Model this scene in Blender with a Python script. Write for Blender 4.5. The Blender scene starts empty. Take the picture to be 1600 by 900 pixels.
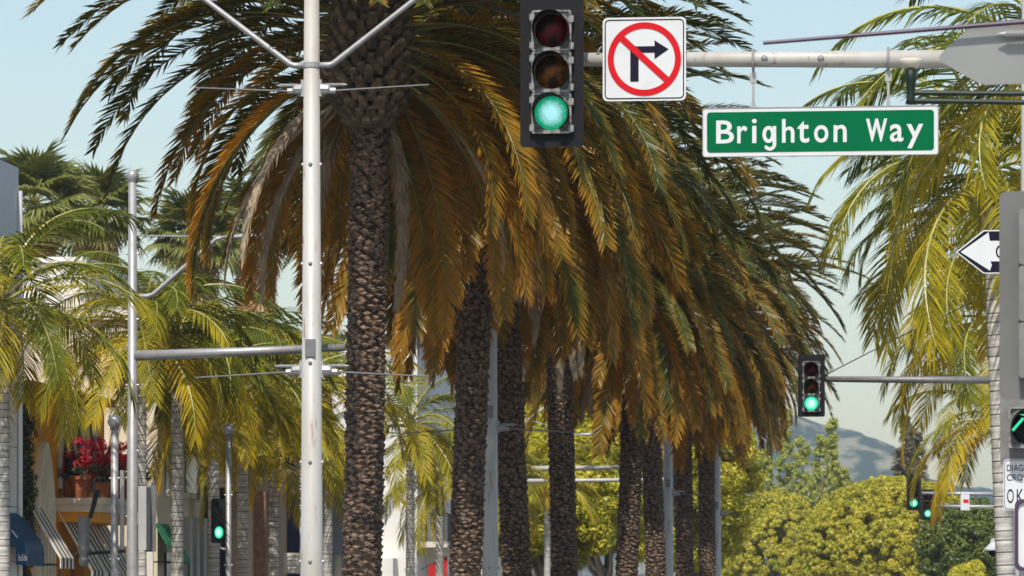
import bpy, bmesh, math, random
import numpy as np
from mathutils import Vector, Matrix, Euler
R = math.radians
sc = bpy.context.scene
col = sc.collection

# ------------------------------------------------------------------ camera
F = 6667.0            # focal length in photograph pixels (1600 wide) = 150 mm lens
HY = 945.0            # horizon row of the photograph
CH = 1.6              # eye height
cam_d = bpy.data.cameras.new('camera')
cam_d.sensor_width = 36.0
cam_d.lens = 150.0
cam_d.shift_y = (HY - 450) / 1600.0
cam_d.clip_start = 0.5
cam_d.clip_end = 20000
cam_d.dof.use_dof = True
cam_d.dof.focus_distance = 50.0
cam_d.dof.aperture_fstop = 7.1
cam = bpy.data.objects.new('camera', cam_d)
cam.location = (0, 0, CH)
cam.rotation_euler = (R(90), 0, 0)
col.objects.link(cam)
sc.camera = cam

# ------------------------------------------------------------------ sky, sun, exposure
SUN_EL, SUN_AZ = 53.0, 191.0        # azimuth clockwise from +Y
w = bpy.data.worlds.new('World'); sc.world = w; w.use_nodes = True
nt = w.node_tree; nt.nodes.clear()
sky = nt.nodes.new('ShaderNodeTexSky'); sky.sky_type = 'NISHITA'
sky.sun_disc = False
sky.sun_elevation = R(SUN_EL); sky.sun_rotation = R(SUN_AZ)
sky.air_density = 1.35; sky.dust_density = 1.4; sky.ozone_density = 2.0
bg = nt.nodes.new('ShaderNodeBackground'); bg.inputs['Strength'].default_value = 0.15
wo = nt.nodes.new('ShaderNodeOutputWorld')
nt.links.new(sky.outputs[0], bg.inputs[0]); nt.links.new(bg.outputs[0], wo.inputs[0])
sl = bpy.data.lights.new('sun', 'SUN'); sl.energy = 5.0; sl.angle = R(0.53); sl.color = (1.0, 0.93, 0.82)
so = bpy.data.objects.new('sun', sl); col.objects.link(so)
sdir = Vector((math.sin(R(SUN_AZ)) * math.cos(R(SUN_EL)), math.cos(R(SUN_AZ)) * math.cos(R(SUN_EL)), math.sin(R(SUN_EL))))
so.rotation_euler = (-sdir).to_track_quat('-Z', 'Y').to_euler()
so.location = sdir * 100
sc.view_settings.view_transform = 'Standard'
sc.view_settings.look = 'None'
sc.view_settings.exposure = 0.0
sc.view_settings.gamma = 1.0
sc.view_settings.use_curve_mapping = False
sc.render.engine = 'CYCLES'
sc.cycles.use_denoising = True
sc.cycles.max_bounces = 8
sc.cycles.transparent_max_bounces = 8
sc.cycles.volume_bounces = 1
sc.cycles.sample_clamp_indirect = 6.0

# ------------------------------------------------------------------ street frame: lat = metres right of the camera's street line, s = metres along it
TH = math.atan(725.0 / F)
CT, ST = math.cos(TH), math.sin(TH)
def W(lat, s, z=0.0): return Vector((ST * s + CT * lat, CT * s - ST * lat, z))
def S(px, lat):
    r = (px - 800) / F
    return lat * (CT + r * ST) / (r * CT - ST)
def LAT(px, s):
    r = (px - 800) / F
    return s * (r * CT - ST) / (CT + r * ST)
def DEP(lat, s): return CT * s - ST * lat
def ZZ(py, d): return CH + (HY - py) * d / F
def SD(px, d):                      # pixel column and depth -> (lat, s)
    X = (px - 800) / F * d
    return (CT * X - ST * d, ST * X + CT * d)

# ------------------------------------------------------------------ materials
MATS = {}
def newmat(name):
    m = bpy.data.materials.new(name); m.use_nodes = True
    MATS[name] = m
    return m, m.node_tree, m.node_tree.nodes['Principled BSDF']
def N(t, typ, **kw):
    n = t.nodes.new(typ)
    for k, v in kw.items(): setattr(n, k, v)
    return n
def ramp(t, stops):
    r = t.nodes.new('ShaderNodeValToRGB')
    e = r.color_ramp.elements
    while len(e) < len(stops): e.new(0.5)
    for i, (p, c) in enumerate(stops):
        e[i].position = p; e[i].color = (c[0], c[1], c[2], 1)
    return r
def mat(name, c, rough=0.6, metal=0.0, var=0.25, scale=4.0, bump=0.0, bscale=30.0, stretch=None, c2=None, spec=None, lo=0.35, hi=0.7):
    m, t, b = newmat(name)
    tc = N(t, 'ShaderNodeTexCoord'); mp = N(t, 'ShaderNodeMapping')
    t.links.new(tc.outputs['Object'], mp.inputs[0])
    if stretch: mp.inputs['Scale'].default_value = stretch
    nz = N(t, 'ShaderNodeTexNoise'); nz.inputs['Scale'].default_value = scale; nz.inputs['Detail'].default_value = 6
    t.links.new(mp.outputs[0], nz.inputs['Vector'])
    d = c2 if c2 else tuple(v * (1 - var) for v in c)
    rp = ramp(t, [(lo, d), (hi, c)])
    t.links.new(nz.outputs[0], rp.inputs[0]); t.links.new(rp.outputs[0], b.inputs['Base Color'])
    b.inputs['Roughness'].default_value = rough; b.inputs['Metallic'].default_value = metal
    if spec is not None: b.inputs['Specular IOR Level'].default_value = spec
    if bump:
        n2 = N(t, 'ShaderNodeTexNoise'); n2.inputs['Scale'].default_value = bscale; n2.inputs['Detail'].default_value = 5
        t.links.new(mp.outputs[0], n2.inputs['Vector'])
        bp = N(t, 'ShaderNodeBump'); bp.inputs['Strength'].default_value = bump; bp.inputs['Distance'].default_value = 0.02
        t.links.new(n2.outputs[0], bp.inputs['Height']); t.links.new(bp.outputs[0], b.inputs['Normal'])
    return m

def leafmat(name, stops, trans=0.4, tcol=(1.3, 1.0, 0.5), rough=0.45, agew=0.55, tipw=0.35, noisew=0.5, nscale=2.5, off=-0.15, spec=0.4):
    """leaf colour from the frond's own age (object colour), the leaflet tip and noise; light passes through"""
    m, t, b = newmat(name)
    oi = N(t, 'ShaderNodeObjectInfo'); sep = N(t, 'ShaderNodeSeparateColor')
    t.links.new(oi.outputs['Color'], sep.inputs[0])
    at = N(t, 'ShaderNodeAttribute'); at.attribute_name = 'tip'
    tc = N(t, 'ShaderNodeTexCoord'); nz = N(t, 'ShaderNodeTexNoise'); nz.inputs['Scale'].default_value = nscale; nz.inputs['Detail'].default_value = 4
    t.links.new(tc.outputs['Object'], nz.inputs['Vector'])
    def mul(sock, k):
        n = N(t, 'ShaderNodeMath', operation='MULTIPLY'); t.links.new(sock, n.inputs[0]); n.inputs[1].default_value = k; return n.outputs[0]
    def add(a, bb):
        n = N(t, 'ShaderNodeMath', operation='ADD'); t.links.new(a, n.inputs[0])
        if isinstance(bb, float): n.inputs[1].default_value = bb
        else: t.links.new(bb, n.inputs[1])
        return n.outputs[0]
    v = add(add(add(mul(sep.outputs[0], agew), mul(at.outputs['Fac'], tipw)), mul(nz.outputs[0], noisew)), off)
    rp = ramp(t, stops); t.links.new(v, rp.inputs[0])
    t.links.new(rp.outputs[0], b.inputs['Base Color'])
    b.inputs['Roughness'].default_value = rough; b.inputs['Specular IOR Level'].default_value = spec
    tr = N(t, 'ShaderNodeBsdfTranslucent')
    mx = N(t, 'ShaderNodeMix', data_type='RGBA', blend_type='MULTIPLY'); mx.inputs[0].default_value = 1.0
    t.links.new(rp.outputs[0], mx.inputs[6]); mx.inputs[7].default_value = (tcol[0], tcol[1], tcol[2], 1)
    t.links.new(mx.outputs[2], tr.inputs[0])
    ms = N(t, 'ShaderNodeMixShader'); ms.inputs[0].default_value = trans
    t.links.new(b.outputs[0], ms.inputs[1]); t.links.new(tr.outputs[0], ms.inputs[2])
    t.links.new(ms.outputs[0], t.nodes['Material Output'].inputs[0])
    return m

leafmat('date_leaf', [(0.0, (0.022, 0.034, 0.005)), (0.38, (0.068, 0.085, 0.009)), (0.66, (0.31, 0.18, 0.014)), (1.0, (0.52, 0.235, 0.028))], trans=0.38, tcol=(1.5, 1.0, 0.3), off=-0.2, rough=0.4, spec=0.32)
mat('date_dead', (0.42, 0.32, 0.21), 0.8, var=0.45, scale=3)
mat('date_rachis', (0.20, 0.17, 0.045), 0.5, var=0.4, scale=3)
leafmat('king_leaf', [(0.0, (0.035, 0.058, 0.006)), (0.36, (0.115, 0.145, 0.010)), (0.66, (0.44, 0.36, 0.02)), (1.0, (0.66, 0.34, 0.015))], trans=0.34, tcol=(1.3, 1.05, 0.25), agew=0.6, tipw=0.15, off=-0.12, spec=0.18, rough=0.5)
mat('king_rachis', (0.36, 0.34, 0.08), 0.45, var=0.3, scale=3)
leafmat('fan_leaf', [(0.0, (0.09, 0.12, 0.025)), (0.4, (0.22, 0.24, 0.06)), (0.7, (0.46, 0.32, 0.16)), (1.0, (0.5, 0.34, 0.19))], trans=0.35, agew=0.8, tipw=0.1, noisew=0.3)
leafmat('ficus_leaf', [(0.0, (0.07, 0.10, 0.012)), (0.4, (0.27, 0.30, 0.02)), (0.75, (0.54, 0.47, 0.028)), (1.0, (0.62, 0.46, 0.035))], trans=0.3, agew=0.4, tipw=0.45, noisew=0.4, nscale=0.5, tcol=(1.2, 1.1, 0.35), off=-0.2)
leafmat('hedge_leaf', [(0.0, (0.07, 0.10, 0.015)), (0.4, (0.25, 0.28, 0.022)), (0.75, (0.50, 0.44, 0.03)), (1.0, (0.62, 0.48, 0.04))], trans=0.25, agew=0.4, tipw=0.45, noisew=0.4, nscale=0.5, tcol=(1.2, 1.0, 0.35), off=-0.2)
leafmat('painted_shade_leaf', [(0.0, (0.03, 0.05, 0.01)), (0.5, (0.075, 0.11, 0.016)), (1.0, (0.2, 0.22, 0.025))], trans=0.2, agew=0.4, tipw=0.45, noisew=0.4, nscale=0.5, off=-0.2)  # shade of the palms over one ficus, put into its leaf colour
leafmat('poplar_leaf', [(0.0, (0.14, 0.2, 0.03)), (0.5, (0.32, 0.38, 0.06)), (1.0, (0.48, 0.48, 0.10))], trans=0.35, agew=0.3, tipw=0.4, noisew=0.5, nscale=0.4)
leafmat('pine_leaf', [(0.0, (0.05, 0.05, 0.025)), (0.5, (0.11, 0.095, 0.045)), (1.0, (0.17, 0.13, 0.07))], trans=0.15, agew=0.3, tipw=0.4, noisew=0.5, nscale=0.4)
mat('bark_core', (0.045, 0.028, 0.018), 0.95, var=0.5, scale=6)
mat('bark_scar', (0.27, 0.175, 0.115), 0.9, var=0.85, scale=16, bump=1.0, bscale=45, lo=0.36, hi=0.72)
mat('boot', (0.23, 0.155, 0.09), 0.9, var=0.75, scale=7, bump=0.5, bscale=40)
mat('king_trunk', (0.62, 0.60, 0.56), 0.85, var=0.4, scale=3, bump=0.5, bscale=25, stretch=(1, 1, 6))
mat('trunk_ring', (0.14, 0.12, 0.105), 0.9, var=0.3)
mat('crownshaft', (0.17, 0.19, 0.05), 0.45, var=0.35, scale=2, c2=(0.22, 0.16, 0.05))
mat('fan_trunk', (0.26, 0.2, 0.15), 0.9, var=0.4, scale=5, bump=0.5)
mat('branch', (0.20, 0.16, 0.12), 0.9, var=0.4, scale=2, bump=0.4)
mat('pole_paint', (0.43, 0.42, 0.395), 0.42, var=0.25, scale=3, stretch=(1, 1, 0.25), c2=(0.36, 0.33, 0.28), lo=0.3, hi=0.55)
mat('galvanised', (0.38, 0.38, 0.385), 0.45, 0.35, var=0.2, scale=6, bump=0.05)
mat('dull_metal', (0.2, 0.2, 0.2), 0.5, 0.3, var=0.2, scale=8)
mat('signal_back', (0.15, 0.152, 0.148), 0.5, 0.3, var=0.15, scale=3)
mat('sign_back', (0.27, 0.275, 0.27), 0.45, 0.4, var=0.1, scale=3)
mat('black_plate', (0.010, 0.010, 0.013), 0.65, var=0.35, scale=5, spec=0.2)
mat('visor', (0.012, 0.012, 0.012), 0.6, var=0.3, spec=0.2)
mat('signal_grey', (0.26, 0.255, 0.245), 0.5, 0.15, var=0.75, scale=18, bump=0.2, lo=0.35, hi=0.6)
mat('dark_green_metal', (0.010, 0.024, 0.016), 0.5, var=0.3, spec=0.25)
mat('sign_white', (0.60, 0.615, 0.63), 0.45, var=0.08, scale=5)
mat('sign_black', (0.008, 0.006, 0.02), 0.5, var=0.2, spec=0.15)
mat('sign_red', (0.56, 0.006, 0.012), 0.5, var=0.12, spec=0.15)
mat('sign_green', (0.0, 0.125, 0.046), 0.5, var=0.16, scale=3, stretch=(1, 1, 0.4), spec=0.06)
mat('sign_purple', (0.05, 0.025, 0.07), 0.5, var=0.2)
mat('plaster_white', (0.70, 0.69, 0.66), 0.85, var=0.1, scale=1.2, bump=0.1)
mat('panel_white', (0.68, 0.69, 0.69), 0.6, var=0.08, scale=1.0)
mat('plaster_orange', (0.82, 0.37, 0.02), 0.85, var=0.22, scale=1.5, bump=0.15)
mat('plaster_cream', (0.66, 0.59, 0.46), 0.85, var=0.1, scale=1.2, bump=0.1)
mat('plaster_tan', (0.42, 0.31, 0.22), 0.85, var=0.2, scale=1.5, bump=0.15)
mat('stone_brown', (0.24, 0.13, 0.09), 0.85, var=0.45, scale=9, bump=0.4)
mat('plaster_grey', (0.42, 0.42, 0.42), 0.8, var=0.15, scale=1.5)
mat('navy', (0.012, 0.022, 0.075), 0.5, var=0.2, scale=2)
mat('roof_dark', (0.09, 0.085, 0.08), 0.8, var=0.3, scale=3)
mat('joint_dark', (0.05, 0.05, 0.05), 0.9)
mat('awning_white', (0.72, 0.70, 0.66), 0.8, var=0.1, scale=4)
mat('awning_dark', (0.05, 0.035, 0.028), 0.8, var=0.2)
mat('awning_blue', (0.004, 0.055, 0.135), 0.7, var=0.25, scale=3)
mat('awning_green', (0.01, 0.17, 0.09), 0.7, var=0.2, scale=3)
mat('iron', (0.012, 0.012, 0.012), 0.5, var=0.3)
mat('terracotta', (0.40, 0.13, 0.05), 0.85, var=0.35, scale=8)
mat('flower_red', (0.62, 0.008, 0.045), 0.6, var=0.4, scale=10)
mat('flag_red', (0.50, 0.01, 0.015), 0.75, var=0.2)
mat('stone_cream', (0.68, 0.64, 0.54), 0.8, var=0.15, scale=3)
mat('ivy_leaf', (0.05, 0.075, 0.02), 0.6, var=0.5, scale=3)
mat('asphalt', (0.055, 0.055, 0.058), 0.9, var=0.25, scale=6, bump=0.3)
mat('concrete', (0.48, 0.46, 0.43), 0.9, var=0.15, scale=2, bump=0.2)
mat('kerbstone', (0.42, 0.41, 0.39), 0.9, var=0.15)
mat('soil_ground', (0.20, 0.19, 0.14), 0.95, var=0.35, scale=0.05)
mat('road_paint', (0.75, 0.74, 0.7), 0.7, var=0.15, scale=8)
m, t, b = newmat('window_glass'); b.inputs['Base Color'].default_value = (0.015, 0.02, 0.025, 1); b.inputs['Roughness'].default_value = 0.08
mat('hill_scrub', (0.20, 0.185, 0.125), 0.95, c2=(0.012, 0.032, 0.022), scale=0.075, lo=0.46, hi=0.64, stretch=(1, 0.3, 1.6))
def lens_mat(name, edge, centre, strength, base):
    m, t, b = newmat(name)
    tc = N(t, 'ShaderNodeTexCoord'); ln = N(t, 'ShaderNodeVectorMath', operation='LENGTH')
    sx = N(t, 'ShaderNodeSeparateXYZ'); cx = N(t, 'ShaderNodeCombineXYZ')
    t.links.new(tc.outputs['Object'], sx.inputs[0]); t.links.new(sx.outputs[0], cx.inputs[0]); t.links.new(sx.outputs[2], cx.inputs[2])
    t.links.new(cx.outputs[0], ln.inputs[0])
    nz = N(t, 'ShaderNodeTexNoise'); nz.inputs['Scale'].default_value = 45; nz.inputs['Detail'].default_value = 3
    t.links.new(tc.outputs['Object'], nz.inputs[0])
    ma = N(t, 'ShaderNodeMath', operation='MULTIPLY_ADD'); t.links.new(nz.outputs[0], ma.inputs[0]); ma.inputs[1].default_value = 0.07
    t.links.new(ln.outputs['Value'], ma.inputs[2])
    rp = ramp(t, [(0.085, centre), (0.165, edge)]); t.links.new(ma.outputs[0], rp.inputs[0])
    b.inputs['Base Color'].default_value = (*base, 1); b.inputs['Roughness'].default_value = 0.25
    t.links.new(rp.outputs[0], b.inputs['Emission Color']); b.inputs['Emission Strength'].default_value = strength
    return m
lens_mat('lens_green_lit', (0.0, 0.30, 0.14), (0.42, 0.85, 0.92), 1.0, (0.0, 0.12, 0.06))
lens_mat('lens_far_lit', (0.0, 0.75, 0.40), (0.62, 1.0, 0.9), 1.1, (0.0, 0.12, 0.06))
m, t, b = newmat('arrow_lit'); b.inputs['Base Color'].default_value = (0, 0.2, 0.1, 1); b.inputs['Emission Color'].default_value = (0.05, 0.75, 0.38, 1); b.inputs['Emission Strength'].default_value = 1.0
mat('lens_red', (0.16, 0.004, 0.012), 0.4, c2=(0.012, 0.003, 0.003), scale=9, spec=0.15, lo=0.45, hi=0.65)
mat('lens_amber', (0.22, 0.07, 0.006), 0.4, c2=(0.02, 0.009, 0.003), scale=9, spec=0.15, lo=0.45, hi=0.65)

# rust runs on the painted poles
m = MATS['pole_paint']; t = m.node_tree; b = t.nodes['Principled BSDF']
src = b.inputs['Base Color'].links[0].from_socket
tc = N(t, 'ShaderNodeTexCoord'); mp = N(t, 'ShaderNodeMapping'); mp.inputs['Scale'].default_value = (9, 9, 1.3)
nz = N(t, 'ShaderNodeTexNoise'); nz.inputs['Scale'].default_value = 1.4; nz.inputs['Detail'].default_value = 8; nz.inputs['Roughness'].default_value = 0.65
rp = ramp(t, [(0.60, (0, 0, 0)), (0.72, (1, 1, 1))])
mx = N(t, 'ShaderNodeMix', data_type='RGBA'); mx.inputs[7].default_value = (0.20, 0.09, 0.04, 1)
t.links.new(tc.outputs['Object'], mp.inputs[0]); t.links.new(mp.outputs[0], nz.inputs['Vector']); t.links.new(nz.outputs[0], rp.inputs[0])
t.links.new(rp.outputs[0], mx.inputs[0]); t.links.new(src, mx.inputs[6]); t.links.new(mx.outputs[2], b.inputs['Base Color'])

# ------------------------------------------------------------------ mesh helpers
class MB:
    """collects shapes; build() links them as ONE mesh object"""
    def __init__(s): s.v = []; s.f = []; s.m = []; s.tip = []
    def add(s, vs, fs, mi=0, tips=None):
        o = len(s.v); s.v += [tuple(v) for v in vs]; s.f += [tuple(i + o for i in f) for f in fs]; s.m += [mi] * len(fs)
        s.tip += tips if tips else [0.0] * len(vs)
    def box(s, x0, x1, y0, y1, z0, z1, mi=0):
        v = [(x, y, z) for z in (z0, z1) for y in (y0, y1) for x in (x0, x1)]
        s.add(v, [(0, 2, 3, 1), (4, 5, 7, 6), (0, 1, 5, 4), (2, 6, 7, 3), (0, 4, 6, 2), (1, 3, 7, 5)], mi); return s
    def tube(s, pts, rad, n=10, mi=0, cap=True):
        pts = [Vector(p) for p in pts]
        if not isinstance(rad, (list, tuple)): rad = [rad] * len(pts)
        vs = []; fs = []; up = None
        for i, p in enumerate(pts):
            t = (pts[min(i + 1, len(pts) - 1)] - pts[max(i - 1, 0)]).normalized()
            if up is None:
                a = Vector((0, 0, 1)) if abs(t.z) < 0.9 else Vector((0, 1, 0))
                up = (a - t * a.dot(t)).normalized()
            else:
                up = (up - t * up.dot(t)).normalized()
            b = t.cross(up)
            for k in range(n):
                an = 2 * math.pi * k / n
                vs.append(p + (up * math.cos(an) + b * math.sin(an)) * rad[i])
        for i in range(len(pts) - 1):
            for k in range(n):
                a = i * n + k; c = i * n + (k + 1) % n
                fs.append((a, c, c + n, a + n))
        if cap:
            fs.append(tuple(range(n - 1, -1, -1))); fs.append(tuple(range((len(pts) - 1) * n, len(pts) * n)))
        s.add(vs, fs, mi); return s
    def lathe(s, prof, n=16, axis='z', mi=0, c=(0, 0, 0)):
        vs = []; fs = []
        for (r, h) in prof:
            for k in range(n):
                a = 2 * math.pi * k / n
                p = (r * math.cos(a), r * math.sin(a), h) if axis == 'z' else (r * math.cos(a), h, r * math.sin(a))
                vs.append((p[0] + c[0], p[1] + c[1], p[2] + c[2]))
        for i in range(len(prof) - 1):
            for k in range(n):
                a = i * n + k; d = i * n + (k + 1) % n
                fs.append((a, d, d + n, a + n))
        s.add(vs, fs, mi); return s
    def prism(s, poly, y0, y1, mi=0):          # polygon in x-z, thickness in y
        n = len(poly)
        vs = [(x, y0, z) for x, z in poly] + [(x, y1, z) for x, z in poly]
        fs = [tuple(range(n)), tuple(range(2 * n - 1, n - 1, -1))] + [(i, i + n, (i + 1) % n + n, (i + 1) % n) for i in range(n)]
        s.add(vs, fs, mi); return s
    def ring(s, outer, inner, y0, y1, mi=0):   # frame between two x-z loops with the same count
        n = len(outer)
        vs = [(x, y0, z) for x, z in outer] + [(x, y0, z) for x, z in inner] + [(x, y1, z) for x, z in outer] + [(x, y1, z) for x, z in inner]
        fs = []
        for i in range(n):
            j = (i + 1) % n
            fs += [(i, j, j + n, i + n), (i + 2 * n, i + 3 * n, j + 3 * n, j + 2 * n), (i, i + 2 * n, j + 2 * n, j), (i + n, j + n, j + 3 * n, i + 3 * n)]
        s.add(vs, fs, mi); return s
    def mesh(s, name, mats, smooth=False):
        me = bpy.data.meshes.new(name); me.from_pydata(s.v, [], s.f); me.update()
        for mm in mats: me.materials.append(MATS[mm])
        if len(mats) > 1: me.polygons.foreach_set('material_index', s.m)
        if any(s.tip):
            at = me.attributes.new('tip', 'FLOAT', 'POINT'); at.data.foreach_set('value', s.tip)
        if smooth: me.polygons.foreach_set('use_smooth', [True] * len(me.polygons))
        bm = bmesh.new(); bm.from_mesh(me); bmesh.ops.recalc_face_normals(bm, faces=bm.faces); bm.to_mesh(me); bm.free()
        return me
    def build(s, name, mats, parent=None, loc=(0, 0, 0), rot=(0, 0, 0), smooth=False):
        return put(name, s.mesh(name, [mats] if isinstance(mats, str) else mats, smooth), parent, loc, rot)
def put(name, me, parent=None, loc=(0, 0, 0), rot=(0, 0, 0), scale=None):
    o = bpy.data.objects.new(name, me); col.objects.link(o)
    o.parent = parent; o.location = loc; o.rotation_euler = rot
    if scale: o.scale = scale
    return o
def tag(o, label, cat, group=None, kind=None):
    if label: o['label'] = label
    if cat: o['category'] = cat
    if group: o['group'] = group
    if kind: o['kind'] = kind
    return o
def thing(name, label, cat, lat, s, z=0.0, group=None, rz=0.0, rx=0.0, ry=0.0):
    o = bpy.data.objects.new(name, None); col.objects.link(o)
    o.empty_display_size = 0.2
    o.location = W(lat, s, z); o.rotation_euler = (rx, ry, -TH + rz)
    return tag(o, label, cat, group)
def box(parent, name, m, *a): return MB().box(*a).build(name, m, parent)
def rrect(w_, h_, r, n=5, cx=0, cz=0):
    p = []
    for (sx, sz, a0) in ((1, 1, 0), (-1, 1, 90), (-1, -1, 180), (1, -1, 270)):
        for k in range(n + 1):
            a = R(a0 + 90 * k / n)
            p.append((cx + sx * (w_ / 2 - r) + r * math.cos(a), cz + sz * (h_ / 2 - r) + r * math.sin(a)))
    return p
def circ(r, n=40, cx=0, cz=0): return [(cx + r * math.cos(2 * math.pi * k / n), cz + r * math.sin(2 * math.pi * k / n)) for k in range(n)]
def text_mesh(txt, mname, width, height, depth=0.004, offset=0.0, spacing=1.0, lines=1.0):
    cu = bpy.data.curves.new('t', 'FONT'); cu.body = txt; cu.extrude = 0.01; cu.offset = offset; cu.space_character = spacing
    cu.align_x = 'CENTER'; cu.space_line = lines; cu.resolution_u = 4
    ob = bpy.data.objects.new('t', cu); col.objects.link(ob)
    dg = bpy.context.evaluated_depsgraph_get()
    me = bpy.data.meshes.new_from_object(ob.evaluated_get(dg))
    bpy.data.objects.remove(ob)
    co = np.empty(len(me.vertices) * 3, dtype=np.float32); me.vertices.foreach_get('co', co); co = co.reshape(-1, 3)
    lo, hi = co.min(0), co.max(0)
    x = (co[:, 0] - (lo[0] + hi[0]) / 2) * width / (hi[0] - lo[0])
    z = (co[:, 1] - (lo[1] + hi[1]) / 2) * height / (hi[1] - lo[1])
    y = -(co[:, 2] - lo[2]) / (hi[2] - lo[2]) * depth
    me.vertices.foreach_set('co', np.stack([x, y, z], 1).ravel().astype(np.float32)); me.update()
    me.materials.clear(); me.materials.append(MATS[mname])
    return me

# ------------------------------------------------------------------ the setting
def sheet(name, m, l0, l1, s0, s1, z, thick=0.0):
    mb = MB()
    if thick: mb.box(l0, l1, s0, s1, z - thick, z)
    else: mb.add([(l0, s0, z), (l1, s0, z), (l1, s1, z), (l0, s1, z)], [(0, 1, 2, 3)])
    o = mb.build(name, m, None, (0, 0, 0), (0, 0, -TH)); o['kind'] = 'structure'; return o
sheet('ground', 'soil_ground', -9000, 9000, -300, 12000, 0.0)
sheet('road', 'asphalt', -16.3, -0.9, -60, 900, 0.004)
sheet('cross_road', 'asphalt', -120, 120, 42, 56, 0.008)
sheet('far_cross_road', 'asphalt', -120, 120, 160, 174, 0.008)
for i, (a, b_) in enumerate(((-60, 41), (57, 159), (175, 900))):
    sheet('pavement_left', 'concrete', -20.2, -16.3, a, b_, 0.15, 0.145)
    sheet('pavement_right', 'concrete', -0.9, 6, a, b_, 0.15, 0.145)
    sheet('median_strip', 'concrete', -10.3, -7.8, a, b_, 0.15, 0.145)
for i in range(12):
    sheet('crossing_stripe', 'road_paint', -15.8 + i * 1.25, -15.2 + i * 1.25, 37.5, 40.5, 0.012)

# hills
def hills():
    nx, ny = 150, 50
    rnd = np.random.RandomState(4)
    from mathutils import noise
    prof_x = [700, 980, 1080, 1130, 1190, 1250, 1330, 1400, 1440, 1500, 1600, 1900, 2400]
    prof_y = [600, 570, 560, 545, 585, 640, 655, 682, 735, 752, 770, 760, 780]
    vs = []; fs = []
    D0 = 2300.0
    for j in range(ny):
        f = j / (ny - 1); d = D0 + f * 620
        for i in range(nx):
            px = 300 + 2200 * i / (nx - 1)
            py = np.interp(px, prof_x, prof_y)
            h = (HY - py) * 2600.0 / F
            x = (px - 800) / F * 2600.0
            g = math.sin(min(1.0, f / 0.55) * math.pi / 2) ** 1.3 if f < 0.55 else math.cos((f - 0.55) / 0.45 * math.pi / 2) ** 0.8
            n = noise.fractal(Vector((x * 0.012, d * 0.012, 3.0)), 0.8, 2.0, 6)
            vs.append((x, d, h * g * (1 + 0.0 * n) + n * 9.0 * min(1, f * 4) * (1 - f * 0.5) - 2))
    for j in range(ny - 1):
        for i in range(nx - 1):
            a = j * nx + i; fs.append((a, a + 1, a + nx + 1, a + nx))
    mb = MB(); mb.add(vs, fs); o = mb.build('hills', 'hill_scrub', smooth=True); o['kind'] = 'structure'
    return o
hills()

# ------------------------------------------------------------------ palms
def frond_mesh(name, L, e0, e1, n, llen, lwid, seed, mats, power=1.2, a0=62, a1=22, vee=24, droop=0.25, petiole=0.12, sway=0.15, seg=14, rr=0.022, hang=0.0, jit=1.0):
    rnd = random.Random(seed)
    mb = MB()
    pts = [Vector((0, 0, 0))]; tans = []
    steps = 48
    sw = rnd.uniform(-sway, sway)
    for i in range(steps):
        s = (i + 0.5) / steps
        e = R(e0 + (e1 - e0) * s ** power)
        yaw = sw * s * s
        t = Vector((math.cos(e) * math.cos(yaw), math.cos(e) * math.sin(yaw), math.sin(e)))
        tans.append(t); pts.append(pts[-1] + t * (L / steps))
    def at(s):
        f = min(s, 0.9999) * steps; i = int(f)
        return pts[i].lerp(pts[i + 1], f - i), tans[i]
    rp = [at(k / seg)[0] for k in range(seg + 1)]
    mb.tube(rp, [rr * (1 - 0.85 * k / seg) + 0.003 for k in range(seg + 1)], n=4, mi=1, cap=False)
    for side in (-1, 1):
        for k in range(n):
            s = petiole + (1 - petiole) * (k + rnd.random()) / n
            p, t = at(s)
            S_ = Vector((-t.y, t.x, 0));
            S_ = S_.normalized() if S_.length > 1e-4 else Vector((0, 1, 0))
            U = t.cross(S_); U = -U if U.z < 0 else U
            env = (0.35 + 0.65 * min(1, (s - petiole) / 0.16)) * (1 - 0.5 * max(0, (s - 0.6) / 0.4) ** 1.8)
            ll = llen * env * rnd.uniform(0.82, 1.12)
            a = R(a0 + (a1 - a0) * s + rnd.uniform(-9, 9) * jit); v = R(vee * (1 - 0.5 * s) + rnd.uniform(-12, 12) * jit)
            d = (t * math.cos(a) + (S_ * side * math.cos(v) + U * math.sin(v)) * math.sin(a)).normalized()
            d = (d + Vector((0, 0, -hang * rnd.uniform(0.6, 1.3)))).normalized()
            d2 = (d + Vector((0, 0, -droop * rnd.uniform(0.5, 1.6)))).normalized()
            wv = (t - d * t.dot(d))
            wv = wv.normalized() if wv.length > 1e-3 else U
            wv = (wv + U * rnd.uniform(-0.6, 0.6)).normalized() * lwid * 0.5 * rnd.uniform(0.8, 1.15)
            m1 = p + d * ll * 0.5; m2 = m1 + d2 * ll * 0.5
            mb.add([p - wv * 0.6, p + wv * 0.6, m1 + wv, m1 - wv, m2], [(0, 1, 2, 3), (3, 2, 4)], 0, [0.02, 0.02, 0.45, 0.45, 1.0])
    me = mb.mesh(name, mats)
    return me

rng = random.Random(11)
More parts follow.
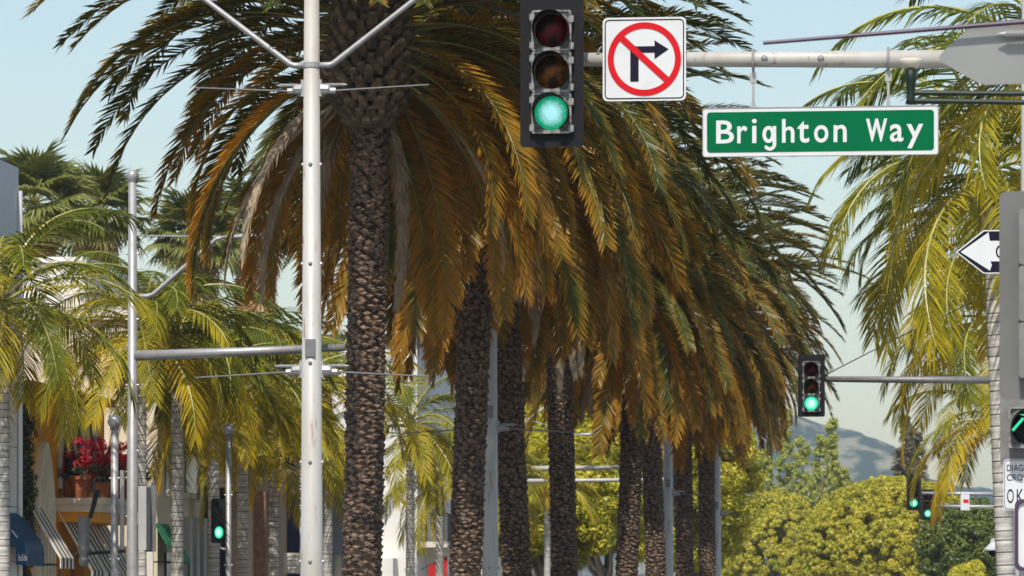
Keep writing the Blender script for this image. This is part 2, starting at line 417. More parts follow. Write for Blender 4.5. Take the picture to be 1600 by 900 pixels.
# Canary date palms ---------------------------------------------------------
DATE = []        # (e0, list of meshes)
for ci in range(11):
    e0 = 82 - ci * 11.5
    e1 = max(-89, e0 - (84 + 8 * math.sin(ci * 1.7)))
    ms = []
    for sd in range(3):
        L = 4.95 - 0.05 * ci + 0.25 * math.sin(sd * 2.1 + ci)
        if ci >= 8: L *= 0.86
        ms.append(frond_mesh('date_frond', L, e0 + sd * 2 - 2, e1, 116, 0.48, 0.040, 100 + ci * 7 + sd, ['date_leaf', 'date_rachis'], power=1.0 + 0.25 * (sd % 2), a0=56, a1=36, vee=24, droop=0.14))
    DATE.append(ms)
DATE_DEAD = [frond_mesh('date_frond_dead', 3.4, -35 - 12 * k, -88, 84, 0.40, 0.03, 300 + k, ['date_dead', 'date_dead'], droop=0.9, a0=35, a1=15) for k in range(2)]

def scar_mesh(h, r0, rnd, spacing=0.058, n=9, lip=0.036):
    mb = MB()
    core = MB()
    rows = int(h / spacing)
    for i in range(rows):
        z = (i + 0.5) * spacing
        flare = 1 + 0.22 * max(0, 1 - z / 0.8)
        for k in range(n):
            a = 2 * math.pi * (k + 0.5 * (i % 2) + rnd.uniform(-0.22, 0.22)) / n + i * 0.05
            da = math.pi / n * rnd.uniform(0.8, 1.2)
            hh = spacing * rnd.uniform(1.0, 1.7)
            r = r0 * flare
            lp = lip * rnd.uniform(0.15, 1.45)
            def P(an, rr, zz): return (rr * math.cos(an), rr * math.sin(an), zz)
            zz = z + rnd.uniform(-0.03, 0.03)
            v = [P(a - da, r * 0.985, zz + hh * 0.1), P(a, r * 0.99, zz - hh * 0.85), P(a + da, r * 0.985, zz + hh * 0.1),
                 P(a - da * rnd.uniform(0.45, 0.8), r + lp, zz + hh * rnd.uniform(0.1, 0.4)), P(a + da * rnd.uniform(0.45, 0.8), r + lp * rnd.uniform(0.6, 1.2), zz + hh * rnd.uniform(0.1, 0.4)), P(a, r * 0.985, zz + hh * 0.75), P(a, r + lp * 0.85, zz - hh * 0.15)]
            mb.add(v, [(0, 1, 6), (1, 2, 6), (0, 6, 3), (6, 2, 4), (6, 4, 3), (0, 3, 5), (3, 4, 5), (4, 2, 5)])
    return mb
def boot_mesh(rnd):
    """swollen head of cut frond bases below the crown, base at z = 0"""
    mb = MB()
    rows = 15
    for i in range(rows):
        f = i / (rows - 1); z = f * 1.75
        r = 0.34 + 0.30 * math.sin(min(1, f / 0.42) * math.pi / 2) - 0.16 * max(0, (f - 0.55) / 0.45)
        for k in range(15):
            a = 2 * math.pi * (k + 0.5 * (i % 2) + rnd.uniform(-0.15, 0.15)) / 15
            wd = 0.085 * rnd.uniform(0.8, 1.2); ln = rnd.uniform(0.10, 0.24) * (0.7 + 0.6 * f)
            up = 0.55 + 0.7 * f
            o = Vector((math.cos(a), math.sin(a), 0)); tn = Vector((-math.sin(a), math.cos(a), 0))
            b0 = o * (r - 0.09) + Vector((0, 0, z)); b1 = b0 + (o + Vector((0, 0, up))).normalized() * (ln + 0.07)
            th = (Vector((0, 0, 1)) - o * up * 0.6).normalized() * 0.045
            v = [b0 - tn * wd - th, b0 + tn * wd - th, b0 + tn * wd + th, b0 - tn * wd + th,
                 b1 - tn * wd * 0.6 - th * 0.7, b1 + tn * wd * 0.6 - th * 0.7, b1 + tn * wd * 0.5 + th * 0.6, b1 - tn * wd * 0.5 + th * 0.6]
            mb.add(v, [(0, 1, 5, 4), (1, 2, 6, 5), (2, 3, 7, 6), (3, 0, 4, 7), (4, 5, 6, 7)])
    return mb
TRUNK_H = 9.0
SCARS = [scar_mesh(TRUNK_H, 0.27, random.Random(50 + k)).mesh('leaf_scar', ['bark_scar']) for k in range(3)]
BOOTS = [boot_mesh(random.Random(80 + k)).mesh('frond_stub', ['boot']) for k in range(3)]
core_me = MB().lathe([(0.40, 0), (0.33, 0.25), (0.275, 0.9), (0.268, TRUNK_H), (0.27, TRUNK_H)], 18).mesh('trunk', ['bark_core'], True)
core_me2 = MB().lathe([(0.26, 0), (0.50, 0.5), (0.53, 0.9), (0.36, 1.75), (0.0, 2.0)], 16).mesh('crown_heart', ['bark_core'], True)

def date_palm(px_top, py_top, px_bot, label, seed, nf=140, lat=-9.05, big=1.1):
    rnd = random.Random(seed)
    s = S(px_bot, lat); d = DEP(lat, s)
    h = ZZ(py_top, d) - 0.15
    tilt = math.atan2((px_top - px_bot) * d / F, h * (900 - py_top) / (HY + 200 - py_top))
    o = thing('date_palm', label, 'palm tree', lat, s, 0.15, 'date palms along the median', ry=tilt)
    k = h / TRUNK_H
    put('trunk', core_me, o, scale=(1, 1, k))
    sc_ = put('leaf_scars', SCARS[seed % 3], o, rot=(0, 0, rnd.uniform(0, 6)), scale=(1, 1, k)); sc_['kind'] = 'stuff'
    put('crown_heart', core_me2, o, (0, 0, h - 0.05))
    bo = put('frond_stubs', BOOTS[seed % 3], o, (0, 0, h - 0.1), (0, 0, rnd.uniform(0, 6))); bo['kind'] = 'stuff'
    for i in range(nf):
        f = (i + 0.5) / nf
        az = i * 2.39996 + rnd.uniform(-0.18, 0.18)
        ci = min(10, int(f ** 0.85 * 11))
        me = rnd.choice(DATE[ci])
        if ci >= (5 if seed == 1 else 6) and seed in (1, 4) and abs((az + TH + math.pi / 2 + math.pi) % (2 * math.pi) - math.pi) < 1.05: continue
        if seed == 1 and ci >= 8 and math.cos(az) < -0.25 and i % 2: continue
        r0 = 0.12 + 0.33 * min(1, f * 1.4)
        z0 = h + 2.0 - 1.5 * f ** 1.3
        q = put('frond', me, o, (r0 * math.cos(az), r0 * math.sin(az), z0), (rnd.uniform(-0.25, 0.25), rnd.uniform(-0.07, 0.07), az))
        sc1 = big * rnd.uniform(0.88, 1.08); q.scale = (sc1, sc1 * rnd.choice((1, -1)), sc1)
        age = min(1, max(0, 0.08 + 0.75 * f ** 1.2 + rnd.uniform(-0.25, 0.3)))
        q.color = (age, rnd.random(), rnd.random(), 1)
    for i in range(7):
        az = rnd.uniform(0, 6.28)
        if seed == 1: az = 3.9 - 0.62 * i if i < 3 else 0.3 + 0.9 * (i - 3)
        q = put('dead_frond', rnd.choice(DATE_DEAD), o, (0.4 * math.cos(az), 0.4 * math.sin(az), h + rnd.uniform(0.3, 0.9)), (rnd.uniform(-0.2, 0.2), 0, az))
        q.color = (1, 0, 0, 1)
    return o
PALMS = [
    (574, 188, 563, 'thick date palm standing right beside the large pale light pole with banner rods', 1),
    (742, 262, 720, 'leaning date palm overlapping a second pale light pole behind it', 2),
    (793, 352, 814, 'date palm behind the second light pole, its trunk leaning away from that pole', 3),
    (876, 440, 886, 'fourth date palm of the median row, dark frond stubs showing under its crown', 4),
    (986, 522, 974, 'fifth date palm of the median row, standing before an edge-on white sign', 5),
    (1018, 500, 1029, 'sixth date palm of the median row, touching the slim third light pole', 6),
    (1068, 565, 1072, 'seventh date palm of the median row, between two slim light poles', 7),
    (1104, 575, 1106, 'last date palm of the median row, next to the fourth light pole', 8),
]
for a in PALMS: date_palm(*a, nf=215 if a[4] == 1 else 140, big=1.02 if a[4] == 1 else 1.1)

# king palms ----------------------------------------------------------------
KING = []
for ci in range(6):
    e0 = 72 - ci * 17; e1 = max(-88, e0 - 105)
    KING.append([frond_mesh('king_frond', 2.75 + 0.15 * sd, e0, e1, 58, 0.68, 0.030, 400 + ci * 5 + sd, ['king_leaf', 'king_rachis'], power=1.1, a0=66, a1=34, vee=12, droop=0.35, hang=0.3, petiole=0.1, rr=0.026, jit=0.5) for sd in range(3)])
def king_trunk(h, r, rings=True):
    mb = MB(); prof = []
    nr = int(h / 0.16)
    for i in range(nr + 1):
        z = h * i / nr; rr = r * (1 + 0.35 * max(0, 1 - z / 0.7) ** 2) * (1.06 - 0.12 * z / h)
        prof += [(rr * 0.985, z - 0.02), (rr * 1.03, z), (rr * 0.99, z + 0.03)]
    mb.lathe(prof, 12)
    rg = MB()
    for i in range(1, nr):
        z = h * i / nr + 0.055 + 0.02 * math.sin(i * 2.3); rr = r * (1 + 0.35 * max(0, 1 - z / 0.7) ** 2) * (1.06 - 0.12 * z / h)
        rg.lathe([(rr * 0.98, z - 0.009), (rr * 1.022, z - 0.006), (rr * 1.022, z + 0.006), (rr * 0.98, z + 0.009)], 12)
    return mb, rg
shaft_me = MB().lathe([(0.15, -0.1), (0.165, 0.05), (0.13, 0.5), (0.09, 1.0), (0.05, 1.35)], 12).mesh('crownshaft', ['crownshaft'], True)
KT = king_trunk(6.5, 0.135)
KT_me = KT[0].mesh('trunk', ['king_trunk'], True); KR_me = KT[1].mesh('growth_rings', ['trunk_ring'], True)
def king_palm(px, py_top, lat, s, label, seed, group, nf=17, big=1.0, thick=1.0, tilt=0.0, old=0.05, z0=0.15):
    rnd = random.Random(seed * 13 + 5)
    if s is None: s = S(px, lat)
    d = DEP(lat, s); h = ZZ(py_top, d) - z0
    o = thing('king_palm', label, 'palm tree', lat, s, z0, group, ry=tilt)
    put('trunk', KT_me, o, scale=(thick, thick, h / 6.5)); g = put('growth_rings', KR_me, o, scale=(thick, thick, h / 6.5)); g['kind'] = 'stuff'
    put('crownshaft', shaft_me, o, (0, 0, h), scale=(thick, thick, 1))
    for i in range(nf):
        f = (i + 0.5) / nf; az = i * 2.39996 + rnd.uniform(-0.3, 0.3) + seed
        me = rnd.choice(KING[min(5, int(f * 6))])
        q = put('frond', me, o, (0.07 * math.cos(az), 0.07 * math.sin(az), h + 1.3 - 0.45 * f), (rnd.uniform(-0.35, 0.35), rnd.uniform(-0.1, 0.1), az))
        k = big * rnd.uniform(0.85, 1.12); q.scale = (k, k * rnd.choice((1, -1)), k)
        q.color = (min(1, max(0, old + 0.12 + 0.6 * f ** 2 + rnd.uniform(-0.2, 0.28))), rnd.random(), 0, 1)
    return o
GL = 'ringed palms along the left pavement'
king_palm(4, 570, -17.2, None, 'ringed palm in front of the white panelled building and blue awning', 1, GL, nf=26, big=1.1)
king_palm(222, 590, -17.6, None, 'slim ringed palm directly behind the ball-topped signal mast pole', 2, GL, nf=26, big=1.05, thick=0.7)
king_palm(277, 605, -17.2, None, 'ringed palm with dark-ringed trunk beside the green awning', 3, GL, nf=26, big=1.1)
king_palm(334, 650, -17.2, None, 'ringed palm with pale trunk beside the green pedestrian light', 4, GL, nf=26, big=1.1, old=0.12)
king_palm(379, 660, -17.2, None, 'ringed palm just past the short ball-topped pole', 5, GL, nf=26, big=1.1, old=0.08)
king_palm(428, 725, -17.2, None, 'ringed palm in front of the tan wall with a white plaque', 6, GL, nf=26, big=1.15, old=0.16)
king_palm(512, 660, -18.0, None, 'ringed palm in front of the navy shopfront', 7, GL, nf=26, big=1.15, old=0.2)
king_palm(641, 715, -17.2, None, 'ringed palm standing before the white corner building wall', 8, GL, nf=24, big=1.1, old=0.1)
king_palm(687, 800, -17.2, None, 'ringed palm before the black balcony railing and red flag', 9, GL, nf=22, big=1.05, old=0.05)
king_palm(742, 790, -17.2, None, 'ringed palm partly hidden behind the leaning date palm', 10, GL, nf=22, big=1.1, old=0.12)
king_palm(855, 795, -16.9, None, 'ringed palm showing between the third and fourth date palms', 11, GL, nf=22, big=1.1, old=0.25)
GR = 'ringed palms along the right pavement'
l_, s_ = SD(1578, 80); king_palm(1578, 350, l_, s_, 'tall pale ringed palm beside the one way sign and crossing sign', 21, GR, nf=32, big=1.4, thick=1.25, tilt=-0.04, old=0.02)
l_, s_ = SD(1572, 97); king_palm(1572, 440, l_, s_, 'ringed palm right behind the tall pale one on the right pavement', 22, GR, nf=32, big=1.45, tilt=-0.03, old=0.1)
l_, s_ = SD(1572, 114); king_palm(1572, 560, l_, s_, 'third ringed palm along the right pavement', 23, GR, nf=32, big=1.5, tilt=-0.03, old=0.12)
l_, s_ = SD(1574, 128); king_palm(1574, 715, l_, s_, 'fourth ringed palm along the right pavement, hanging over small traffic lights', 24, GR, nf=30, big=1.35, tilt=-0.03, old=0.28)
l_, s_ = SD(1640, 70); king_palm(1640, 215, l_, s_, 'ringed palm with its crown above the end of the street name sign', 25, GR, nf=26, big=1.4)

# fan palms -----------------------------------------------------------------
def fan_leaf(seed, dead=False):
    rnd = random.Random(seed); mb = MB()
    pl = 1.0 if not dead else 0.7
    mb.tube([(0, 0, 0), (pl * 0.5, 0, 0.04), (pl, 0, 0)], [0.02, 0.015, 0.01], 4, 1, False)
    n = 26
    for k in range(n):
        a = R(-125 + 250 * (k + 0.5) / n); da = R(250 / n * 0.55)
        L = 0.95 * (0.75 + 0.25 * math.cos(a * 0.6)) * rnd.uniform(0.9, 1.08)
        base = Vector((pl, 0, 0))
        def pt(an, rr, zz): return base + Vector((rr * math.cos(an), rr * math.sin(an), zz))
        dr = -0.35 if not dead else -0.15
        fold = 0.025 if k % 2 else -0.025
        mb.add([base, pt(a - da, L * 0.6, -0.03 + fold), pt(a, L * 0.62, -0.03 - fold), pt(a + da, L * 0.6, -0.03 + fold), pt(a + rnd.uniform(-.05, .05), L, dr * rnd.uniform(0.4, 1.2) * L)],
               [(0, 1, 2), (0, 2, 3), (1, 4, 2), (2, 4, 3)], 0, [0, .4, .4, .4, 1])
    return mb.mesh('fan_leaf', ['fan_leaf', 'king_rachis'])
FAN = [fan_leaf(600 + k) for k in range(4)]; FAND = [fan_leaf(620 + k, True) for k in range(2)]
fan_trunk = MB().lathe([(0.38, 0), (0.27, 1.2), (0.2, 12.0)], 10).mesh('trunk', ['fan_trunk'], True)
def fan_palm(px, py, d, label, seed):
    rnd = random.Random(seed)
    lat, s = SD(px, d); h = ZZ(py, d)
    o = thing('fan_palm', label, 'palm tree', lat, s, 0.0, 'fan palms behind the left buildings')
    put('trunk', fan_trunk, o, scale=(1, 1, h / 12))
    for i in range(46):
        f = (i + .5) / 46; az = i * 2.39996; el = R(75 - 120 * f)
        q = put('leaf', rnd.choice(FAN), o, (0, 0, h), (rnd.uniform(-.3, .3), -el, az)); k = rnd.uniform(.95, 1.25); q.scale = (k, k, k); q.color = (0.5 * f, 0, 0, 1)
    for i in range(44):
        az = rnd.uniform(0, 6.28); z = h - 0.4 - rnd.uniform(0, 2.6)
        q = put('dead_leaf', rnd.choice(FAND), o, (0.1 * math.cos(az), 0.1 * math.sin(az), z), (rnd.uniform(-.4, .4), R(rnd.uniform(58, 85)), az)); q.color = (1, 0, 0, 1)
    return o
fan_palm(52, 318, 138, 'bushy fan palm with brown skirt behind the white panelled building', 1)
fan_palm(152, 335, 150, 'fan palm with brown skirt above the long white rooftop', 2)
fan_palm(305, 370, 160, 'fan palm rising behind the horizontal street lamp', 3)
fan_palm(398, 350, 165, 'fan palm with orange brown skirt behind the lamp head', 4)

# ------------------------------------------------------------------ broadleaf trees
def foliage_mesh(name, clumps, per, size, seed, mname, flat=0.33, inner=0.15):
    rs = np.random.RandomState(seed)
    C = np.repeat(np.array([c[:3] for c in clumps]), per, 0); rad = np.repeat(np.array([c[3] for c in clumps]), per)
    shade = np.repeat(rs.rand(len(clumps)), per)
    n = len(C)
    d = rs.normal(size=(n, 3)); d /= np.linalg.norm(d, axis=1)[:, None]
    rr = rad * (1 - inner * rs.rand(n) ** 1.5 - 0.0) * (0.8 + 0.35 * rs.rand(n))
    p = C + d * rr[:, None] * np.array([1, 1, 0.85])
    nrm = d * (1 - flat) + rs.normal(size=(n, 3)) * flat; nrm[:, 2] += 0.25; nrm /= np.linalg.norm(nrm, axis=1)[:, None]
    a = np.cross(nrm, rs.normal(size=(n, 3))); a /= np.linalg.norm(a, axis=1)[:, None]
    b = np.cross(nrm, a)
    sz = size * (0.6 + 0.8 * rs.rand(n))[:, None]
    v = np.stack([p - a * sz, p - b * sz * 0.5, p + a * sz, p + b * sz * 0.5], 1).reshape(-1, 3)
    me = bpy.data.meshes.new(name)
    me.vertices.add(4 * n); me.vertices.foreach_set('co', v.ravel().astype(np.float32))
    me.loops.add(4 * n); me.loops.foreach_set('vertex_index', np.arange(4 * n, dtype=np.int32))
    me.polygons.add(n); me.polygons.foreach_set('loop_start', np.arange(0, 4 * n, 4, dtype=np.int32))
    me.update(calc_edges=True)
    at = me.attributes.new('tip', 'FLOAT', 'POINT'); at.data.foreach_set('value', np.repeat(0.35 * shade + 0.65 * rs.rand(n), 4).astype(np.float32))
    me.materials.append(MATS[mname]); return me
def limb_tree(o, trunk_h, r, targets, m, seed):
    rnd = random.Random(seed); mb = MB()
    mb.tube([(0, 0, -0.2), (rnd.uniform(-.1, .1), 0, trunk_h * 0.5), (0, 0, trunk_h)], [r * 1.3, r, r * 0.85], 9)
    for t in targets:
        t = Vector(t); st = Vector((0, 0, trunk_h * rnd.uniform(0.75, 1.0)))
        mid = st.lerp(t, 0.5) + Vector((rnd.uniform(-.3, .3), rnd.uniform(-.3, .3), -0.4))
        mb.tube([st, mid, t], [r * 0.6, r * 0.35, r * 0.08], 6)
    return mb.build('trunk', m, o, smooth=True)
def broad_tree(name, label, px, d, ztop, wid, zbot, seed, mname, nclump=230, per=240, size=0.17, cr=0.85, group=None, dome=False, lat_off=None, depth=None, cut=0.0):
    rnd = random.Random(seed)
    lat, s = SD(px, d)
    o = thing(name, label, 'tree', lat, s, 0.0, group)
    H = ztop - zbot; rx = wid / 2; ry = (depth or wid) / 2
    cl = []
    k = 0
    from mathutils import noise
    while len(cl) < nclump:
        u = Vector((rnd.gauss(0, 1), rnd.gauss(0, 1), rnd.gauss(0, 1))).normalized()
        if dome and u.z < -0.25: continue
        lump = 1 + (0.05 if dome else 0.22) * noise.noise(u * 2.2 + Vector((seed, 0, 0)))
        if rnd.random() < (0.8 if dome else 0.74): q = lump * (rnd.uniform(0.965, 1.0) if dome else rnd.uniform(0.92, 1.0))
        else: q = rnd.uniform(0.4, 0.85)
        zc = zbot + H * (0.5 if not dome else 0.3); rz = H * (0.5 if not dome else 0.7)
        c = cr * rnd.uniform(0.55, 1.2)
        cl.append((u.x * (rx - c * 0.7) * q, u.y * (ry - c * 0.7) * q, zc + u.z * (rz - c * 0.7) * q, c))
    put('crown', foliage_mesh('crown', cl, per, size, seed, mname), o)
    tg = [(rnd.uniform(-.6, .6) * rx, rnd.uniform(-.6, .6) * ry, zbot + H * rnd.uniform(0.1, 0.55)) for _ in range(14)]
    limb_tree(o, zbot * 0.75 + 0.3, 0.32, tg, 'branch', seed)
    return o
broad_tree('ficus_tree', 'large yellow-green ficus tree behind the trunks of the date palm row', 948, 195, 12.9, 9.0, 3.8, 31, 'ficus_leaf', 420, 260, 0.10, 0.68)
broad_tree('ficus_tree', 'ficus tree sloping down beyond the last date palm of the median', 1068, 215, 13.0, 8.0, 3.0, 32, 'ficus_leaf', 420, 260, 0.10, 0.68)
broad_tree('ficus_tree', 'smaller ficus tree under the white mast arms on the left pavement', 860, 178, 9.2, 6.5, 3.0, 33, 'ficus_leaf', 260, 240, 0.10, 0.6)
broad_tree('clipped_tree', 'low rounded yellow-green clipped tree left of the largest clipped dome tree', 1212, 345, 10.9, 9.5, 2.5, 34, 'hedge_leaf', 900, 130, 0.115, 0.42, 'clipped trees down the street', dome=True)
broad_tree('clipped_tree', 'large dome-shaped clipped tree with yellow-green leaves at the street end', 1398, 285, 10.2, 13.5, 1.8, 35, 'hedge_leaf', 1900, 125, 0.10, 0.37, 'clipped trees down the street', dome=True)
broad_tree('ficus_tree', 'shade-coloured ficus tree below the small far traffic lights', 1532, 240, 7.6, 7.4, 2.2, 36, 'painted_shade_leaf', 320, 220, 0.10, 0.6)
broad_tree('ficus_tree', 'small bright green bush tree at the foot of the shade-coloured ficus', 1515, 228, 4.0, 2.6, 0.8, 37, 'ficus_leaf', 60, 220, 0.09, 0.4)
def plume_tree(name, label, px, d, plumes, mname, seed, size=0.26, per=150):
    rnd = random.Random(seed); lat, s = SD(px, d)
    o = thing(name, label, 'tree', lat, s, 0.0)
    cl = []; tg = []
    for (dx, zb, zt, wd) in plumes:
        n = int((zt - zb) * 9)
        y0 = rnd.uniform(-2, 2)
        for i in range(n):
            f = rnd.random(); z = zb + (zt - zb) * f; r = wd * (1 - 0.75 * f) * math.sqrt(rnd.random())
            a = rnd.uniform(0, 6.28); cl.append((dx + r * math.cos(a), y0 + r * math.sin(a), z, rnd.uniform(0.18, 0.5)))
        tg.append((dx, y0, zt * 0.92))
    put('crown', foliage_mesh('crown', cl, per, size, seed, mname, inner=0.7), o)
    limb_tree(o, 4.0, 0.35, tg, 'branch', seed); return o
plume_tree('poplar_tree', 'loose light green tree in front of the hazy hills', 1258, 400, [(-3.6, 9, 16.2, 1.8), (-1.9, 8, 20.0, 1.5), (-0.2, 8, 17.2, 1.7), (1.4, 8, 17.5, 1.5), (2.6, 8, 18.8, 1.2), (3.6, 9, 14.5, 1.3), (-4.4, 8, 13.0, 1.2), (0.6, 6, 13, 3.0)], 'poplar_leaf', 41, 0.15, 70)
plume_tree('pine_tree', 'brown-green conifer by the hanging palm fronds of the right pavement', 1418, 360, [(-0.2, 7, 17.6, 1.5), (0.9, 7, 16.0, 1.5), (-0.7, 7, 14.5, 1.3), (0.3, 7, 17.0, 1.2)], 'pine_leaf', 42, 0.14, 70)

# ------------------------------------------------------------------ street lights
def luminaire(mbp, x0, z, sgn, parent, L=0.95):
    mb = MB()
    vs = []; st = [(0.0, 0.035, 0.03), (0.18, 0.06, 0.045), (0.4, 0.13, 0.075), (0.75, 0.15, 0.08), (0.95, 0.07, 0.04)]
    for (x, wy, hz) in st:
        for k in range(10):
            a = 2 * math.pi * k / 10; vs.append((x0 + sgn * x * L / 0.95, wy * math.cos(a), z + hz * math.sin(a) * (1.0 if math.sin(a) > 0 else 0.55)))
    fs = [tuple(range(10)), tuple(range(40, 50))]
    for i in range(4):
        for k in range(10): fs.append((i * 10 + k, i * 10 + (k + 1) % 10, i * 10 + 10 + (k + 1) % 10, i * 10 + 10 + k))
    mb.add(vs, fs); return mb.build('lamp_head', 'galvanised', parent, smooth=True)
def thread(x0, x1, z, r, sgn):
    mb = MB(); n = int(abs(x1 - x0) / 0.022); prof = []
    pts = []; rad = []
    for i in range(n * 2 + 1):
        pts.append((x0 + (x1 - x0) * i / (n * 2), 0, z)); rad.append(r * (1.0 if i % 2 else 0.68))
    pts.append((x1 + sgn * 0.05, 0, z)); rad.append(r * 0.15)
    return mb.tube(pts, rad, 8)
def street_light(px, label, arm_z=9.0, arms=(-1, 1), lat=-9.05, rods=True, s=None):
    s = s or S(px, lat)
    o = thing('street_light', label, 'street light', lat, s, 0.15, 'light poles along the median')
    z0 = 0.15
    top = arm_z + 1.2 - z0
    pr = lambda z: 0.165 - 0.0062 * z
    MB().lathe([(0.30, 0), (0.30, 0.06), (0.20, 0.1), (pr(0.12), 0.35), (pr(top), top), (0.0, top + 0.02)], 20).build('pole', 'pole_paint', o, smooth=True)
    ck = arm_z - z0
    MB().lathe([(pr(ck) - .01, -0.04), (pr(ck) + 0.012, -0.035), (pr(ck) + 0.012, 0.035), (pr(ck) - .01, 0.04)], 16, c=(0, 0, ck)).build('collar', 'galvanised', o)
    for sg in arms:
        MB().tube([(sg * (pr(ck) - 0.05), 0, ck), (sg * 0.24, 0, ck), (sg * 0.30, 0, ck + 0.02), (sg * 1.62, 0, ck + 1.03), (sg * 1.72, 0, ck + 1.08), (sg * 2.0, 0, ck + 1.10)], [0.042, 0.042, 0.042, 0.036, 0.034, 0.03], 10).build('arm', 'galvanised', o, smooth=True)
        luminaire(None, sg * 1.92, ck + 1.12, sg, o)
    if rods:
        for (z, slope) in ((ck - 0.33, 0.05), (ck - 4.18, -0.055)):
            for sg in (-1, 1):
                r = pr(z)
                b = MB(); b.box(sg * (r - 0.03), sg * (r + 0.03), -0.05, 0.05, z - 0.10, z + 0.13)
                b.tube([(sg * (r + .02), 0, z), (sg * (r + 0.12), 0, z), (sg * (r + 0.15), 0, z - 0.02), (sg * (r + 0.22), 0, z - 0.02)], [0.085, 0.065, 0.045, 0.04], 8)
                b.build('banner_bracket', 'galvanised', o)
                thread(sg * (r + 0.08), sg * (r + 0.33), z + 0.06, 0.026, sg).build('bracket_bolt', 'galvanised', o)
                MB().tube([(sg * (r + 0.18), 0, z - 0.02), (sg * 1.62, 0, z - 0.02 + slope * 1.3)], [0.013, 0.010], 6).build('banner_rod', 'dull_metal', o)
        box(o, 'cover_plate', 'dull_metal', -0.07, 0.07, -pr(5) - 0.02, -pr(5) + 0.06, ck - 4.0, ck - 3.76)
    k = 0
    z = ck - 1.36
    while z > 0.5:
        r = pr(z)
        for (bx, by) in ((0, -1), (1, 0), (-1, 0)):
            MB().lathe([(0.028, -0.01), (0.026, 0.012), (0.014, 0.026), (0, 0.03)], 8).build('bolt', 'galvanised', o, (bx * r, by * r, z), (R(90) if by else 0, bx * R(90), 0))
        z -= 1.36
    return o
LG = [(487, 'tallest looking pale light pole beside the thick date palm, with banner rods and rust marks', 102), (766, 'second pale light pole of the median, half hidden by the leaning date palm', 320),
      (1044, 'slim third light pole of the median, touching the sixth date palm', 550), (1120, 'slim fourth light pole of the median, just past the last date palm', 617)]
for px, lb, py in LG:
    s = S(px, -9.05); street_light(px, lb, ZZ(py, DEP(-9.05, s)))

# left mast pole with lamp and signal arm
s = S(207, -16.6); d = DEP(-16.6, s); PXM = F / d
o = thing('signal_mast', 'grey ball-topped mast pole with lamp arm and long horizontal signal arm', 'signal mast', -16.6, s, 0.15)
zt = ZZ(283, d) - .15; za = ZZ(556, d) - .15; zl = ZZ(463, d) - .15
MB().lathe([(0.24, 0), (0.24, 0.06), (0.13, 0.12), (0.125, 1.0), (0.08, zt), (0.0, zt + .01)], 18).build('pole', 'galvanised', o, smooth=True)
MB().lathe([(0.0, -0.1), (0.06, -0.09), (0.055, -0.05), (0.085, 0.0), (0.1, 0.06), (0.085, 0.12), (0.05, 0.15), (0.0, 0.16)], 14).build('ball_finial', 'galvanised', o, (0, 0, zt + 0.02), smooth=True).scale = (1.3, 1.3, 1.3)
MB().tube([(0.05, 0, za), (2.0, 0, za + 0.06), (4.25, 0, za + 0.14)], [0.105, 0.09, 0.075], 14).build('signal_arm', 'galvanised', o, smooth=True)
MB().tube([(-0.12, 0, zl), (0.3, 0, zl), (0.42, 0, zl + 0.04), (1.68, 0, zl + 1.12), (1.85, 0, zl + 1.16)], [0.05, 0.05, 0.048, 0.04, 0.035], 10).build('lamp_arm', 'galvanised', o, smooth=True)
luminaire(None, 1.8, zl + 1.15, 1, o, 1.0)
MB().tube([(0.05, 0, zl + 1.2), (1.75, 0, zl + 1.17)], 0.018, 6).build('tie_rod', 'galvanised', o)
for z in np.arange(0.6, zt - 0.5, 1.3):
    for sg in (-1, 1): MB().lathe([(0.022, -0.01), (0.02, 0.03), (0, 0.035)], 8).build('bolt', 'galvanised', o, (sg * 0.1, -0.02, z), (0, sg * R(90), 0))
ob = thing('signal_cabinet', 'grey metal signal box mounted on the mast pole beside the flowers', 'cabinet', -16.6 + .16, s + .0, ZZ(860, d))
zz = (860 - 760) * d / F
MB().prism(rrect(0.16, zz, 0.02, cx=0.08, cz=zz / 2), -0.22, 0.22).build('body', 'plaster_grey', ob)
MB().prism(rrect(0.24, zz + .05, 0.03, cx=0.15, cz=zz / 2), 0.221, 0.25).build('door', 'dull_metal', ob)
box(ob, 'bracket', 'dull_metal', -0.08, 0.02, -0.05, 0.05, zz * .4, zz * .6)

# ------------------------------------------------------------------ signal heads
VIS_N = 22
def visor_mesh(r, L):
    mb = MB(); vs = []; fs = []
    for k in range(VIS_N + 1):
        a = R(-62 + 304 * k / VIS_N)
        fr = 0.45 + 0.55 * max(0.0, math.sin(a)) if math.sin(a) < 0.6 else 1.0
        fr = 0.35 + 0.65 * (0.5 + 0.5 * math.sin(a))
        for rr in (r, r + 0.006):
            vs.append((rr * math.cos(a), 0.0, rr * math.sin(a))); vs.append((rr * math.cos(a), -L * fr, rr * math.sin(a)))
    for k in range(VIS_N):
        i = 4 * k; j = i + 4
        fs += [(i, i + 1, j + 1, j), (i + 2, j + 2, j + 3, i + 3), (i + 1, i + 3, j + 3, j + 1)]
    mb.add(vs, fs); return mb.mesh('visor', ['visor'], True)
VIS = visor_mesh(0.158, 0.25)
LENS = {}
def lens_me(mn):
    if mn not in LENS: LENS[mn] = MB().lathe([(0.152, 0.0), (0.145, -0.012), (0.11, -0.03), (0.06, -0.041), (0.0, -0.045)], 28, 'y').mesh('lens', [mn], True)
    return LENS[mn]
frame_mb = MB()
frame_mb.ring(rrect(0.36, 0.365, 0.025), rrect(0.325, 0.33, 0.02), -0.03, 0.0)
FRAME = frame_mb.mesh('door_frame', ['signal_grey'])
def rim():
    return MB().ring(circ(0.178, 32), circ(0.153, 32), -0.018, -0.0005).mesh('lens_rim', ['signal_grey'])
RIM = rim()
HINGE = MB().box(-0.022, 0.022, -0.035, 0.0, -0.03, 0.03).mesh('hinge', ['signal_grey'])
